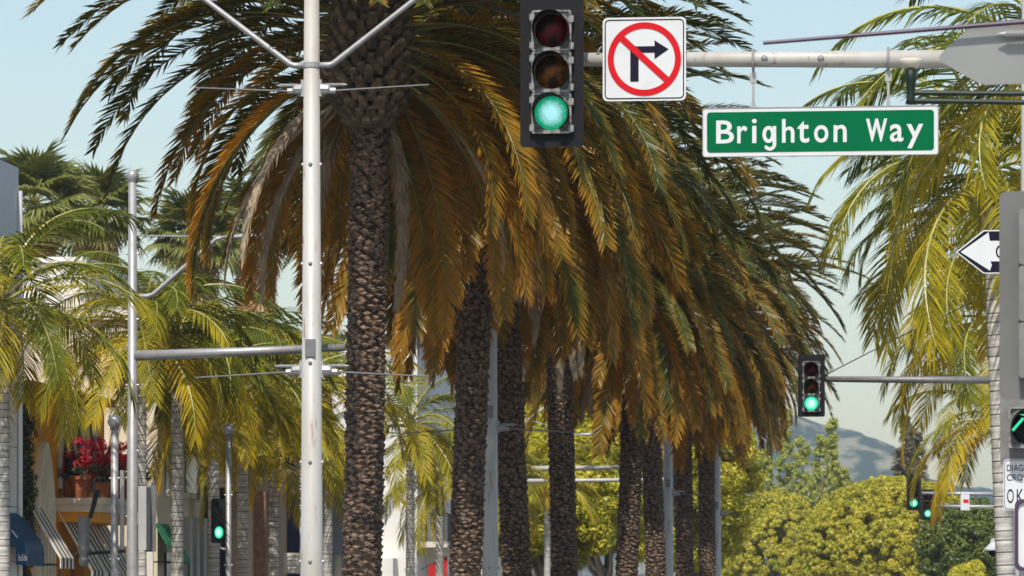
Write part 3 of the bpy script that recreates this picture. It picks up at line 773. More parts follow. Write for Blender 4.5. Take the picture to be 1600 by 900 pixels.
SECT = MB().box(-0.175, 0.175, 0.0, 0.17, -0.178, 0.178).mesh('section', ['signal_grey'])
SECTB = MB().box(-0.175, 0.175, 0.0, 0.17, -0.178, 0.178).mesh('section', ['black_plate'])
def signal_head(label, lat, s, z, cat_mats, far=False, group='traffic lights', rz=0.0, width=0.57, height=1.34, cz=0.02, plate='black_plate'):
    """z = centre of the head; faces the camera side of the street (local -y)"""
    o = thing('traffic_signal', label, 'traffic light', lat, s, z, group, rz=rz)
    MB().ring(rrect(width, height, 0.04, cz=cz), rrect(0.34, 1.06, 0.004), 0.02, 0.026).build('backplate', plate, o)
    for i, mn in enumerate(cat_mats):
        zc = 0.37 - 0.37 * i
        sec = put('section', SECTB if far else SECT, o, (0, 0, zc))
        if not far:
            put('door_frame', FRAME, sec, (0, -0.0005, 0)); put('lens_rim', RIM, sec, (0, -0.0012, 0))
            for (hx, hz) in ((-0.175, 0.12), (-0.175, -0.13), (0.178, 0.1), (0.178, -0.14)): put('hinge', HINGE, sec, (hx, 0.0, hz))
        put('lens', lens_me(mn), sec, (0, -0.002, 0))
        put('visor', VIS, sec, (0, -0.0, 0))
    return o
ON = ['lens_red', 'lens_amber', 'lens_green_lit']; ONF = ['lens_red', 'lens_amber', 'lens_far_lit']

# near signal mast ------------------------------------------------------------
SN = 38.5 / CT + 0.0
latS = LAT(874, SN); sN = (38.5 + ST * latS) / CT
latP = LAT(1622, sN); dP = DEP(latP, sN)
latA = LAT(884, sN); 
o = thing('signal_mast', 'pale steel corner mast whose long arm carries the street name sign', 'signal mast', latP, sN, 0.15)
zA = ZZ(92, dP) - 0.15; zT = ZZ(93, DEP(latA, sN)) - 0.15
MB().lathe([(0.3, 0), (0.3, 0.06), (0.18, 0.1), (0.17, 1.0), (0.135, 9.0), (0, 9.02)], 20).build('pole', 'pole_paint', o, smooth=True)
Larm = latA - latP
MB().tube([(-0.05, 0, zA), (Larm * .5, 0, (zA + zT) / 2), (Larm, 0, zT)], [0.088, 0.074, 0.060], 16).build('signal_arm', 'pole_paint', o, smooth=True)
MB().tube([(-0.2, 0, zA), (-0.1, 0, zA)], 0.115, 14).build('arm_flange', 'galvanised', o)
for px in (1195, 1283):
    l = LAT(px, sN) - latP
    MB().lathe([(0.03, -.005), (0.03, 0.012), (0.012, 0.03), (0, 0.032)], 8).build('bolt', 'galvanised', o, (l, -0.07, zA + (zT - zA) * l / Larm), (R(90), 0, 0))
MB().tube([(LAT(937, sN) - latP + .02 * math.cos(a), .02 * math.sin(a) - .05, zT + 0.075 + .03 * math.cos(a)) for a in np.linspace(0, 6.28, 9)], 0.006, 5).build('eye_ring', 'galvanised', o)
h1 = signal_head('large green traffic light with black backplate at the tip of the mast arm', latS, sN, ZZ(119, DEP(latS, sN)), ON, group='traffic lights on mast arms', cz=0.0)
MB().box(-0.04, 0.04, 0.165, 0.30, 0.1, 0.25).build('mount_bracket', 'dull_metal', h1)
h1.location = W(latS, sN - 0.30, ZZ(119, DEP(latS, sN)) )

# no right turn sign
lt = LAT(1008, sN); dz = DEP(lt, sN - .1)
o = thing('no_right_turn_sign', 'white square sign with red circle and slash over a black right-turn arrow', 'sign', lt, sN - 0.09, ZZ(92, dz))
k = dz / F
MB().prism(rrect(0.75, 0.75, 0.045), 0.0, 0.006).build('plate', 'sign_white', o)
MB().ring(rrect(0.715, 0.715, 0.04), rrect(0.695, 0.695, 0.03), -0.003, -0.0005).build('border', 'sign_black', o)
q = lambda x, y: ((x - 1008) * k, (92 - y) * k)
MB().prism([q(986, 127), q(986, 72), q(1024, 72), q(1024, 63), q(1046, 77), q(1024, 92), q(1024, 82), q(999, 82), q(999, 127)], -0.004, -0.001).build('arrow', 'sign_black', o)
MB().ring(circ(57.5 * k, 56), circ(48 * k, 56), -0.006, -0.0012).build('red_circle', 'sign_red', o)
a45 = R(-43); ux = (math.cos(a45), math.sin(a45)); nx = (-ux[1], ux[0]); L = 50 * k; hw = 5 * k
MB().prism([(-ux[0] * L + nx[0] * hw, -ux[1] * L + nx[1] * hw), (-ux[0] * L - nx[0] * hw, -ux[1] * L - nx[1] * hw), (ux[0] * L - nx[0] * hw, ux[1] * L - nx[1] * hw), (ux[0] * L + nx[0] * hw, ux[1] * L + nx[1] * hw)], -0.0075, -0.0045).build('red_slash', 'sign_red', o)
MB().box(-0.03, 0.03, 0.006, 0.09, -0.3, 0.3).build('mount_bracket', 'galvanised', o)

# street name sign
lt = LAT(1281.5, sN); dz = DEP(lt, sN); k = dz / F
o = thing('street_name_sign', 'long green street name sign hanging from the mast arm, white letters Brighton Way', 'street sign', lt, sN, ZZ(205, dz))
w_, h_ = 366 * k, 75 * k
MB().prism(rrect(w_, h_, 0.02), 0.0, 0.02).build('plate', 'sign_white', o)
MB().prism(rrect(w_ - 12 * k, h_ - 12 * k, 0.03), -0.004, -0.0005).build('green_panel', 'sign_green', o)
MB().ring(rrect(w_ + .012, h_ + .012, 0.026), rrect(w_, h_, 0.02), -0.006, 0.026).build('edge_frame', 'galvanised', o)
for ch, x0, x1, dz0, dz1 in (('B', 1119, 1147, 0, 36), ('r', 1152, 1168, 0, 27), ('i', 1175, 1182.5, 0, 38), ('g', 1191, 1213, -12, 27), ('h', 1222, 1241.5, 0, 37), ('t', 1246, 1264.5, -0.5, 34),
                              ('o', 1272, 1294.5, -0.5, 27), ('n', 1302.5, 1323, 0, 27), ('W', 1353, 1386, 0, 36), ('a', 1390, 1411, -0.5, 27), ('y', 1416, 1442, -11, 27)):
    if ch == 'g': continue
    put('letter', text_mesh(ch, 'sign_white', (x1 - x0) * k, (dz1 - dz0) * k, 0.003, {'i': 0.008, 'W': 0.032}.get(ch, 0.014)), o, (((x0 + x1) / 2 - 1281.5) * k, -0.0045, (-17.5 + (dz0 + dz1) / 2) * k))
ell = lambda a, b2, n=30: [(a * math.cos(2 * math.pi * j / n), b2 * math.sin(2 * math.pi * j / n)) for j in range(n)]
mb = MB(); mb.ring([(x - 1.0 * k, z) for x, z in ell(9.6 * k, 13.4 * k)], [(x - 1.0 * k, z) for x, z in ell(4.0 * k, 7.6 * k)], -0.003, 0)
hook = [(11 * k, 13 * k), (11 * k, -15 * k)] + [(1 * k + 10 * k * math.cos(a), -15 * k - 10.5 * k * math.sin(a)) for a in np.linspace(0.3, 2.6, 8)]
hin = [(-6 * k, -16.5 * k)] + [(1 * k + 4.6 * k * math.cos(a), -15 * k - 5 * k * math.sin(a)) for a in np.linspace(2.4, 0.3, 8)] + [(5.4 * k, -15 * k), (5.4 * k, 13 * k)]
mb.prism(hook + hin, -0.0034, 0); mb.build('letter', 'sign_white', o, ((1202 - 1281.5) * k, -0.0045, -4.2 * k))
for px in (1177, 1388):
    l = LAT(px, sN) - lt; zt_ = (205 - 88) * k
    b = MB(); b.box(l - 0.012, l + 0.012, 0.005, 0.02, h_ / 2 + 0.003, (205 - 106) * k)
    b.box(l - 0.03, l + 0.03, 0.0, 0.024, (205 - 128) * k, (205 - 112) * k); b.box(l - 0.018, l + 0.018, 0.0, 0.022, h_ / 2 + 0.0035, h_ / 2 + 0.05)
    b.build('hanger', 'galvanised', o)
    zc = (205 - 92.5) * k
    MB().tube([(l, 0.093 * math.cos(a), zc + 0.093 * math.sin(a)) for a in np.linspace(0, 2 * math.pi, 17)], 0.012, 6).build('clamp', 'galvanised', o)

# signs and heads on the corner pole
def onpole(px, py, ds=0.0):
    ss = sN + ds; l = LAT(px, ss); return l, ss, ZZ(py, DEP(l, ss)), DEP(l, ss) / F
l, ss, z, k = onpole(1590, 393, -0.30)
o = thing('one_way_sign', 'arrow-shaped white one way sign with black border on the corner mast', 'sign', l, ss, z)
P5 = lambda x, y: ((x - 1590) * k, (393 - y) * k)
MB().prism([P5(1494, 393), P5(1537, 427), P5(1686, 427), P5(1686, 359), P5(1537, 359)], 0, 0.006).build('plate', 'sign_white', o)
MB().prism([P5(1497, 393), P5(1538, 425), P5(1684, 425), P5(1684, 361), P5(1538, 361)], -0.003, -0.0005).build('black_panel', 'sign_black', o)
MB().prism([P5(1501.5, 393), P5(1545, 362.5), P5(1547, 376), P5(1680, 377), P5(1680, 409), P5(1548, 408), P5(1550, 414), P5(1547, 422.5)], -0.006, -0.0035).build('white_arrow', 'sign_white', o)
put('lettering', text_mesh('ONE WAY', 'sign_black', 122 * k, 22 * k, 0.002, 0.0, 1.1), o, (27 * k, -0.0065, 0))
MB().box(0.10, 0.26, 0.006, 0.16, -0.04, 0.04).build('mount_bracket', 'galvanised', o)
l, ss, z, k = onpole(1602, 757, -0.34)
o = thing('crossing_sign', 'white sign reading diagonal crossing ok on the corner mast', 'sign', l, ss, z)
MB().prism(rrect(68 * k, 80 * k, 0.04), 0, 0.006).build('plate', 'sign_white', o)
MB().ring(rrect(65 * k, 77 * k, 0.035), rrect(63.4 * k, 75.4 * k, 0.03), -0.003, -0.0005).build('border', 'sign_purple', o)
put('lettering', text_mesh('DIAGONAL', 'sign_black', 57 * k, 10 * k, 0.002, 0, 1.05), o, (0, -0.001, 26 * k))
put('lettering', text_mesh('CROSSING', 'sign_black', 57 * k, 10 * k, 0.002, 0, 1.05), o, (0, -0.001, 11 * k))
for ch, dx in (('O', -23), ('K', -8)): put('lettering', text_mesh(ch, 'sign_black', 10.5 * k, 22 * k, 0.002), o, (dx * k, -0.001, -18 * k))
MB().box(-0.03, 0.12, 0.006, 0.17, -0.1, 0.1).build('mount_bracket', 'galvanised', o)
l, ss, z, k = onpole(1608, 668, -0.5)
o = thing('arrow_signal', 'single round signal showing a lit green arrow on the corner mast', 'traffic light', l, ss, z)
put('section', SECT, o); sec = o.children[0]
put('visor', VIS, sec); put('door_frame', FRAME, sec, (0, -.0005, 0)); put('lens_rim', RIM, sec, (0, -.0012, 0))
put('lens', MB().lathe([(0.152, 0.0), (0.13, -0.015), (0, -0.02)], 24, 'y').mesh('lens', ['visor'], True), sec, (0, -.002, 0))
MB().prism([(-0.155, -0.02), (-0.135, -0.035), (-0.04, 0.075), (-0.06, 0.09)], -0.026, -0.024).build('arrow', 'arrow_lit', sec)
MB().prism([(-0.09, 0.115), (0.0, 0.12), (0.0, 0.02), (-0.02, 0.02), (-0.03, 0.1)], -0.026, -0.024).build('arrow', 'arrow_lit', sec)
box(o, 'mount_bracket', 'dull_metal', -0.05, 0.1, 0.165, 0.42, -0.05, 0.05)
l, ss, z, k = onpole(1640, 836, -0.55)
o = thing('pedestrian_signal', 'rounded pale pedestrian signal box below the crossing sign', 'traffic light', l, ss, z)
MB().prism(rrect(104 * k, 108 * k, 0.05), 0.0, 0.22).build('housing', 'plaster_grey', o)
MB().ring(rrect(108 * k, 112 * k, 0.055), rrect(98 * k, 102 * k, 0.05), -0.04, -0.001).build('door_frame', 'sign_purple', o)
MB().prism(rrect(97 * k, 101 * k, 0.05), -0.012, -0.002).build('face', 'sign_white', o)
box(o, 'mount_bracket', 'dull_metal', -0.08, 0.08, 0.22, 0.44, -0.06, 0.06)
l, ss, z, k = onpole(1598, 662, -0.06)
o = thing('terminal_box', 'grey terminal box fixed to the corner mast behind the arrow signal', 'cabinet', l, ss, z)
MB().prism(rrect(70 * k, 130 * k, 0.03), -0.24, -0.09).build('body', 'dull_metal', o)
MB().prism(rrect(60 * k, 118 * k, 0.02), -0.247, -0.2405).build('door', 'dull_metal', o)

# nearer pole just outside the right edge, with things reaching into view
sQ = 27.5; latQ = LAT(1735, sQ); dQ = DEP(latQ, sQ); kQ = dQ / F
o = thing('street_light', 'light pole at the near corner whose long banner rod reaches above the street sign', 'street light', latQ, sQ, 0.15)
zq = lambda py: ZZ(py, dQ) - 0.15
MB().lathe([(0.3, 0), (0.3, .06), (0.17, .1), (0.16, 1), (0.11, 9.6), (0, 9.62)], 18).build('pole', 'pole_paint', o, smooth=True)
MB().tube([(-0.15, -0.2, zq(32)), ((1195 - 1735) * kQ, -0.2, zq(66))], [0.017, 0.012], 8).build('banner_rod', 'sign_purple', o)
thread((1640 - 1735) * kQ, (1572 - 1735) * kQ, zq(57), 0.026, -1).build('bracket_bolt', 'galvanised', o, (0, -0.2, 0))
b = MB(); b.box(-0.42, -0.08, -0.26, 0.02, zq(75), zq(25)); b.build('banner_bracket', 'galvanised', o)
o = thing('one_way_sign', 'grey back of an arrow-shaped sign above the street name sign end', 'sign', latQ, sQ - 0.13, ZZ(85, dQ))
P6 = lambda x, y: ((x - 1735) * kQ, (85 - y) * kQ)
MB().prism([P6(1468, 90), P6(1474, 82), P6(1520, 40), P6(1742, 32), P6(1742, 130), P6(1542, 134), P6(1528, 130), P6(1472, 97)], -0.003, 0.003).build('plate', 'sign_back', o)
box(o, 'mount_bracket', 'galvanised', -0.04, 0.04, 0.003, 0.13, -0.05, 0.05)
o = thing('signal_arm_bracket', 'dark green signal bracket arm ending in an upright socket over the street sign corner', 'bracket', latQ, sQ - 0.14, ZZ(155, dQ))
e = (1425 - 1735) * kQ
MB().tube([(0.02, 0, 0.015), (e, 0, 0.04)], 0.017, 8).build('upper_rod', 'dark_green_metal', o)
MB().tube([(0.02, 0, -0.045), (e, 0, -0.01)], 0.017, 8).build('lower_rod', 'dark_green_metal', o)
MB().lathe([(0.0, -0.035), (0.035, -0.03), (0.028, 0.0), (0.03, 0.09), (0.036, 0.12), (0.036, 0.19), (0.0, 0.2)], 14).build('socket', 'dark_green_metal', o, (e, 0, 0), smooth=True)
MB().lathe([(0.0, 0.20), (0.045, 0.20), (0.075, 0.245), (0.07, 0.255), (0, 0.26)], 14).build('socket_cap', 'stone_cream', o, (e, 0, 0), smooth=True)
box(o, 'clamp', 'dark_green_metal', -0.05, 0.05, -0.02, 0.08, -0.08, 0.06)
sB = 27.3; lB = LAT(1640, sB); dB = DEP(lB, sB); kB = dB / F
o = thing('traffic_signal', 'grey back of a traffic light with wide backplate at the near corner', 'traffic light', lB, sB, ZZ(461, dB))
MB().prism(rrect(156 * kB, 326 * kB, 0.05), 0.0, 0.006).build('backplate', 'signal_back', o)
for i in (-1, 0, 1): MB().prism(rrect(96 * kB, 86 * kB, 0.02), -0.17, -0.0005).build('section', 'dull_metal', o, (0, 0, i * 88 * kB))
box(o, 'mount_bracket', 'dull_metal', 0.19, 0.40, -0.1, -0.04, 0.0, 0.07)

# far signals -----------------------------------------------------------------
def arm_mast(label, px_pole, d, py_arm, px_tip, r=0.085, top=None, luma=True, cat='signal mast', mat_='galvanised'):
    lat, s = SD(px_pole, d)
    o = thing('signal_mast', label, cat, lat, s, 0.15, 'signal masts with horizontal arms')
    z = ZZ(py_arm, d) - .15
    MB().lathe([(0.24, 0), (0.24, .06), (0.15, .1), (0.11, z + 1.6), (0, z + 1.62)], 14).build('pole', mat_, o, smooth=True)
    l = LAT(px_tip, s) - lat
    MB().tube([(0, 0, z), (l * .5, 0, z + .02), (l, 0, z + .05)], [r * 1.2, r, r * .8], 10).build('signal_arm', mat_, o, smooth=True)
    return o, lat, s, z + .15
d2 = 93.0
o, lat2, s2, z2 = arm_mast('steel mast behind the right palms, its arm holding the mid-street traffic light', 1590, d2, 594, 1268, 0.075, mat_='dull_metal')
MB().tube([(LAT(1290, s2) - lat2, 0, ZZ(584, d2) - .15), (LAT(1400, s2) - lat2, 0, ZZ(528, d2) - .15), (-0.05, 0, ZZ(440, d2) - .15)], 0.012, 6).build('stay_cable', 'iron', o)
l = LAT(1268.5, s2); h2 = signal_head('green traffic light hanging in front of the hazy hills', l, s2 - .28, ZZ(605, DEP(l, s2)), ONF, group='traffic lights on mast arms', width=0.59, height=1.36)
MB().box(-0.04, 0.04, 0.165, 0.24, 0.05, 0.2).build('mount_bracket', 'dull_metal', h2)
d3 = 165.0
o, l3, s3, z3 = arm_mast('far steel mast whose arm carries the first small green light', 1590, d3, 772, 1424, 0.07)
l = LAT(1428, s3); h3 = signal_head('small green traffic light in front of the large clipped dome tree', l, s3 - .26, ZZ(771, d3), ONF, far=True, group='traffic lights on mast arms')
MB().box(-0.04, 0.04, 0.165, 0.24, -0.1, 0.1).build('mount_bracket', 'dull_metal', h3)
d4 = 186.0
o, l4, s4, z4 = arm_mast('farthest steel mast whose arm carries the lowest small green light', 1596, d4, 792, 1446, 0.07)
l = LAT(1450, s4); h4 = signal_head('smallest green traffic light, tucked under the hanging palm frond', l, s4 - .26, ZZ(789, d4), ONF, far=True, group='traffic lights on mast arms')
MB().box(-0.04, 0.04, 0.165, 0.24, -0.1, 0.1).build('mount_bracket', 'dull_metal', h4)
# street sign on the far arm
l = LAT(1508, s3); o = thing('street_name_sign', 'small pale sign hanging on the far mast arm beside the palm fronds', 'street sign', l, s3 - .1, ZZ(785, d3))
box(o, 'plate', 'sign_white', -0.17, 0.17, 0, 0.02, -0.3, 0.32); box(o, 'red_band', 'sign_red', -0.07, 0.14, -0.006, -0.001, -0.02, 0.12); box(o, 'mount_bracket', 'galvanised', -0.03, 0.03, 0.02, 0.1, 0.1, 0.34)

# mast arms behind the date palms (side street)
d5 = 150.0
o, l5, s5, z5 = arm_mast('white mast behind the left palms with an arm crossing behind the date palm trunks', 795, d5, 733, 972, 0.09, mat_='pole_paint')
l = LAT(845, s5) - l5
d6 = 158.0
o, l6, s6, z6 = arm_mast('second white mast with a thinner arm ending at the teal street sign', 770, d6, 752, 1062, 0.075, mat_='pole_paint')
zz0 = lambda py: ZZ(py, d6) - .15
MB().tube([(LAT(770, s6) - l6, 0, zz0(690)), (LAT(800, s6) - l6, 0, zz0(682)), (LAT(832, s6) - l6, 0, zz0(650)), (LAT(866, s6) - l6, 0, zz0(627)), (LAT(885, s6) - l6, 0, zz0(627))], 0.05, 8).build('lamp_arm', 'pole_paint', o)
MB().tube([(0, 0, zz0(700)), (0, 0, zz0(600))], 0.08, 8).build('pole_extension', 'pole_paint', o)
luminaire(None, LAT(878, s6) - l6, zz0(627), 1, o, 1.0)
MB().tube([(0, 0, zz0(627)), (LAT(870, s6) - l6, 0, zz0(627))], 0.025, 6).build('tie_rod', 'pole_paint', o)
MB().tube([(0, 0, zz0(606)), (LAT(830, s6) - l6, 0, zz0(606))], 0.04, 6).build('lamp_arm', 'pole_paint', o)
luminaire(None, LAT(825, s6) - l6, zz0(605), 1, o, 1.1)
MB().tube([(0, 0, zz0(640)), (LAT(900, s6) - l6, 0, zz0(678))], 0.02, 6).build('stay_cable', 'pole_paint', o)
luminaire(None, LAT(898, s6) - l6, zz0(680), 1, o, 0.8)
l = LAT(997, s6); o = thing('street_name_sign', 'white street sign seen edge-on between the fifth and sixth date palms', 'street sign', l, s6 - .12, ZZ(742, d6))
kk = d6 / F
MB().prism(rrect(9 * kk, 60 * kk, 0.03), -0.03, 0.03).build('plate', 'sign_white', o); box(o, 'mount_bracket', 'galvanised', -0.03, 0.03, 0.03, 0.12, -0.28, -0.16)
l = LAT(1056, s6); o = thing('street_name_sign', 'small teal street sign at the end of the thin white arm', 'street sign', l, s6 - .1, ZZ(748, d6))
MB().prism(rrect(16 * kk, 30 * kk, 0.03), -0.01, 0.01).build('plate', 'dark_green_metal', o); box(o, 'mount_bracket', 'galvanised', -0.03, 0.03, 0.011, 0.1, -0.2, 0.1)

# dome camera behind the right palm
lc, s_c = SD(1571, 88)
o = thing('dome_camera', 'white capped dome camera fixed beside the pale ringed palm trunk', 'camera', lc, s_c, 0.15)
dc = 88.0; zc = ZZ(860, dc) - .15; kc = dc / F
MB().lathe([(0.1, 0), (0.1, .05), (0.05, .08), (0.045, zc + .3), (0, zc + .31)], 10).build('pole', 'galvanised', o)
MB().tube([(0, 0, zc + 0.2), (-20 * kc, 0, zc + 0.2)], 0.025, 8).build('arm', 'sign_white', o)
MB().lathe([(0.0, 0.26), (0.06, 0.25), (0.08, 0.15), (0.13, 0.1), (0.20, 0.03), (0.20, 0.0), (0.0, 0.0)], 16).build('cap', 'sign_white', o, (-18 * kc, 0, zc), smooth=False)
MB().lathe([(0.11, -0.005), (0.105, -0.06), (0.07, -0.12), (0.0, -0.14)], 16).build('dome', 'visor', o, (-18 * kc, 0, zc), smooth=True)

# ball-topped short poles on the left pavement
def short_pole(px, py, lat, label, r, bracket=None):
    s = S(px, lat); d = DEP(lat, s)
    o = thing('signal_pole', label, 'pole', lat, s, 0.15)
    h = ZZ(py, d) - .15
    MB().lathe([(0.2, 0), (0.2, .05), (r * 1.2, .12), (r, .5), (r, h - .2), (0, h - .19)], 14).build('pole', 'galvanised', o, smooth=True)
    MB().lathe([(0.0, -0.09), (0.07, -0.06), (0.1, 0.0), (0.09, 0.06), (0.05, 0.1), (0, 0.11)], 14).build('ball_finial', 'galvanised', o, (0, 0, h - .06), smooth=True).scale = (1.3, 1.3, 1.3)
    MB().lathe([(0.05, -0.06), (0.075, -0.05), (0.075, -0.02)], 12).build('finial_neck', 'dull_metal', o, (0, 0, h - .14))
    for z in np.arange(0.8, h - .4, 1.5):
        for sg in (-1, 1): MB().lathe([(0.02, -.01), (0.018, .03), (0, .035)], 8).build('bolt', 'galvanised', o, (sg * r, -.01, z), (0, sg * R(90), 0))
    return o, s, d, h
o, s, d, h = short_pole(179, 655, -15.9, 'slim ball-topped grey pole with a side rod beside the red flowers', 0.07)
kk = d / F; z1 = ZZ(866, d) - .15
MB().tube([(-0.75, 0, z1), (0.2, 0, z1 + 0.06)], 0.032, 8).build('cross_arm', 'dark_green_metal', o)
MB().tube([(12 * kk, 0, ZZ(858, d) - .15), (12 * kk, 0, ZZ(735, d) - .15)], 0.042, 8).build('side_rod', 'galvanised', o)
MB().tube([(0, 0, ZZ(740, d) - .15 - .5), (12 * kk, 0, ZZ(740, d) - .15 - .5)], 0.02, 6).build('stand_off', 'galvanised', o)
o2 = thing('loudspeaker', 'grey ribbed cylinder hanging at the end of the green cross arm', 'speaker', -15.9 - .58, s, ZZ(845, d))
MB().lathe([(0.0, -.48), (0.08, -.45), (0.1, -.36), (0.085, -.3), (0.115, -.2), (0.1, -.1), (0.125, 0.05), (0.11, .15), (0.12, .38), (0.10, .45), (0, .46)], 16).build('body', 'dull_metal', o2)
MB().tube([(0.12, 0, 0.42), (0.2, 0, 0.72), (0.26, 0, 0.95)], [0.04, 0.05, 0.06], 6).build('slanted_strut', 'iron', o2)
o, s, d, h = short_pole(357, 668, -15.9, 'slim ball-topped grey pole carrying a green pedestrian light', 0.06)
zg = ZZ(832, d)
for zz_ in (-.35, -.14): MB().tube([(0, 0, zg + zz_ - .15), (-0.12, 0, zg + zz_ - .15), (-0.18, 0, zg + zz_ - .12), (-0.2, 0, zg + zz_ - .02)], 0.03, 8).build('signal_bracket', 'galvanised', o)
lg = -15.9 - 0.21
o = thing('traffic_signal', 'dark signal with one lit green lens on the slim ball-topped pole', 'traffic light', lg, s - .1, zg)
MB().prism(rrect(0.30, 0.95, 0.04, cz=0.25), 0.0, 0.2).build('housing', 'visor', o)
kf = 0.6
put('lens', lens_me('lens_far_lit'), o, (0.02, -0.002, 0), scale=(0.62, 1, 0.85))
put('visor', VIS, o, (0.02, -0.0015, 0), scale=(.75, .6, .9))

# ------------------------------------------------------------------ left buildings
def bld(label, s0, name='building', lat=-20.0, cat='building'): return thing(name, label, cat, lat, s0, 0.15)
FL = -20.0
def bpos(px, lat=FL): return S(px, lat)
# B1 white panelled building
s0, s1 = 74.0, bpos(29)
B = bld('white panelled building at the pavement corner by the blue awning', s0)
top = ZZ(262, DEP(FL, s1)) - .15
box(B, 'wall', 'joint_dark', -14, -0.03, 0.0, s1 - s0, 0, top - .02)
z = 0.0; rows = [1.2, 2.35, 3.5, 4.75, 6.0, 7.2, 8.4, top]
for r_ in range(len(rows)):
    zb = 0 if r_ == 0 else rows[r_ - 1]
    ys = np.linspace(0, s1 - s0, 11)
    for j in range(10): box(B, 'panel', 'panel_white', -0.06, 0.0, ys[j] + .008, ys[j + 1] - .008, zb + .008, rows[r_] - .008)
    xs = np.linspace(-14, -0.06, 9)
    for j in range(8):
        if r_ > 4: box(B, 'panel', 'panel_white', xs[j] + .008, xs[j + 1] - .008, -0.04, 0.0, zb + .008, rows[r_] - .008)
box(B, 'roof', 'roof_dark', -14, -0.02, 0.0, s1 - s0, top - .019, top + .03)
MB().tube([(0.06, s1 - s0 - .1, 0), (0.06, s1 - s0 - .1, top - .5)], 0.05, 8).build('downpipe', 'panel_white', B)

# B2 orange building with arch, balcony and awnings
s0, s1 = bpos(33), bpos(163)
B = bld('orange plastered building with flower balcony and striped awnings', s0)
H2 = 6.0
yv = lambda px: bpos(px) - s0
def zpy(py, px): return ZZ(py, DEP(FL, bpos(px))) - .15
box(B, 'wall', 'plaster_orange', -12, 0.0, 0, s1 - s0, 0, H2)
box(B, 'roof', 'terracotta', -12.1, 0.25, -0.05, s1 - s0 + .05, H2, H2 + .18)
# arched niche with fluted white mouldings
ya, yb = yv(49), yv(76); zap = zpy(690, 60); zsp = zap - 1.3
def arch_loop(y0, y1, z0, zs, za_, n=9):
    p = [(y0, z0)]
    for k in range(n): f = k / (n - 1); p.append((y0 + (y1 - y0) / 2 * f, zs + (za_ - zs) * math.sin(f * math.pi / 2)))
    for k in range(1, n): f = k / (n - 1); p.append(((y0 + y1) / 2 + (y1 - y0) / 2 * f, zs + (za_ - zs) * math.cos(f * math.pi / 2)))
    p.append((y1, z0)); return p
A_ = None
for i in range(4):
    off = 0.17 * i
    lo_ = arch_loop(ya + off, yb - off, 0, zsp, zap - off); li = arch_loop(ya + off + .15, yb - off - .15, 0, zsp, zap - off - .15)
    mb = MB(); n = len(lo_); x0, x1 = 0.001, 0.16 - 0.035 * i
    vs = [(x1, a, z) for a, z in lo_] + [(x1, a, z) for a, z in li] + [(x0, a, z) for a, z in lo_] + [(x0, a, z) for a, z in li]
    fs = []
    for k in range(n - 1): fs += [(k, k + 1, k + 1 + n, k + n), (k, k + 2 * n, k + 1 + 2 * n, k + 1), (k + n, k + 1 + n, k + 1 + 3 * n, k + 3 * n)]
    mb.add(vs, fs); mb.build('arch_moulding', 'stone_cream', B)
lo_ = arch_loop(ya + .66, yb - .66, 0, zsp, zap - .66)
mb = MB(); mb.add([(0.012, a, z) for a, z in lo_], [tuple(range(len(lo_)))]); mb.build('niche_panel', 'stone_cream', B)
# tall windows with white surrounds above the balcony
for i, px in enumerate((93, 113, 134)):
    y = yv(px); zb, zt2 = 4.0, 5.7
    f = box(B, 'window', 'window_glass', 0.001, 0.02, y, y + .75, zb, zt2)
    for (a, b2) in ((y - .14, y), (y + .75, y + .89)): box(f, 'surround', 'sign_white', 0.001, 0.09, a, b2, zb, zt2)
    box(f, 'head', 'sign_white', 0.001, 0.12, y - .14, y + .89, zt2 + .002, zt2 + .16)
# balcony
yb0, yb1 = yv(86), yv(158); zsl = zpy(778, 88)
bal = box(B, 'balcony', 'stone_cream', 0.001, 1.15, yb0, yb1, zsl - .14, zsl)
box(bal, 'lower_moulding', 'stone_cream', 0.001, 1.02, yb0 + .08, yb1 - .08, zsl - .30, zsl - .141)
box(bal, 'soffit', 'plaster_orange', 0.001, 0.8, yb0 + .2, yb1 - .2, zsl - .52, zsl - .301)
# pots with geraniums standing on the balcony
def geranium(lat, s, z, k, seed, label):
    rnd = random.Random(seed)
    o = thing('geranium_pot', label, 'potted plant', lat, s, z, 'geranium pots on the balcony')
    MB().lathe([(0, 0), (0.17 * k, 0), (0.24 * k, 0.40 * k), (0.27 * k, 0.40 * k), (0.27 * k, 0.48 * k), (0.24 * k, 0.48 * k), (0.22 * k, 0.44 * k), (0, 0.44 * k)], 16).build('pot', 'terracotta', o, smooth=False)
    cl = [(rnd.gauss(0, .2) * k, rnd.gauss(0, .2) * k, (0.55 + rnd.random() * .4) * k, .12) for _ in range(16)]
    put('leaves', foliage_mesh('leaves', cl, 22, 0.05, seed, 'ivy_leaf'), o)
    fl = [(rnd.gauss(0, .24) * k, rnd.gauss(0, .24) * k, (0.70 + rnd.random() * .6) * k, rnd.uniform(.07, .12)) for _ in range(30)]
    put('flowers', foliage_mesh('flowers', fl, 40, 0.03, seed + 1, 'flower_red'), o)
    return o
for i, (dl, ds, k) in enumerate(((0.22, 0.55, 0.8), (0.52, 0.32, 1.0), (0.98, 0.28, 0.72), (0.95, 1.0, 0.9), (0.95, 1.9, 1.0), (0.95, 2.8, 1.0), (0.95, 3.7, 1.0))):
    geranium(FL + dl, s0 + yb0 + ds, 0.15 + zsl, k, 700 + i, ['red geranium in a terracotta pot against the orange wall on the balcony', 'largest terracotta pot of red geraniums, at the balcony end', 'red geranium in a smaller terracotta pot near the balcony corner'][i] if i < 3 else 'red geranium pot on the balcony outer edge, ' + ('next to the corner pot', 'second after the corner pot', 'third after the corner pot', 'last and farthest from the corner pot')[i - 3])
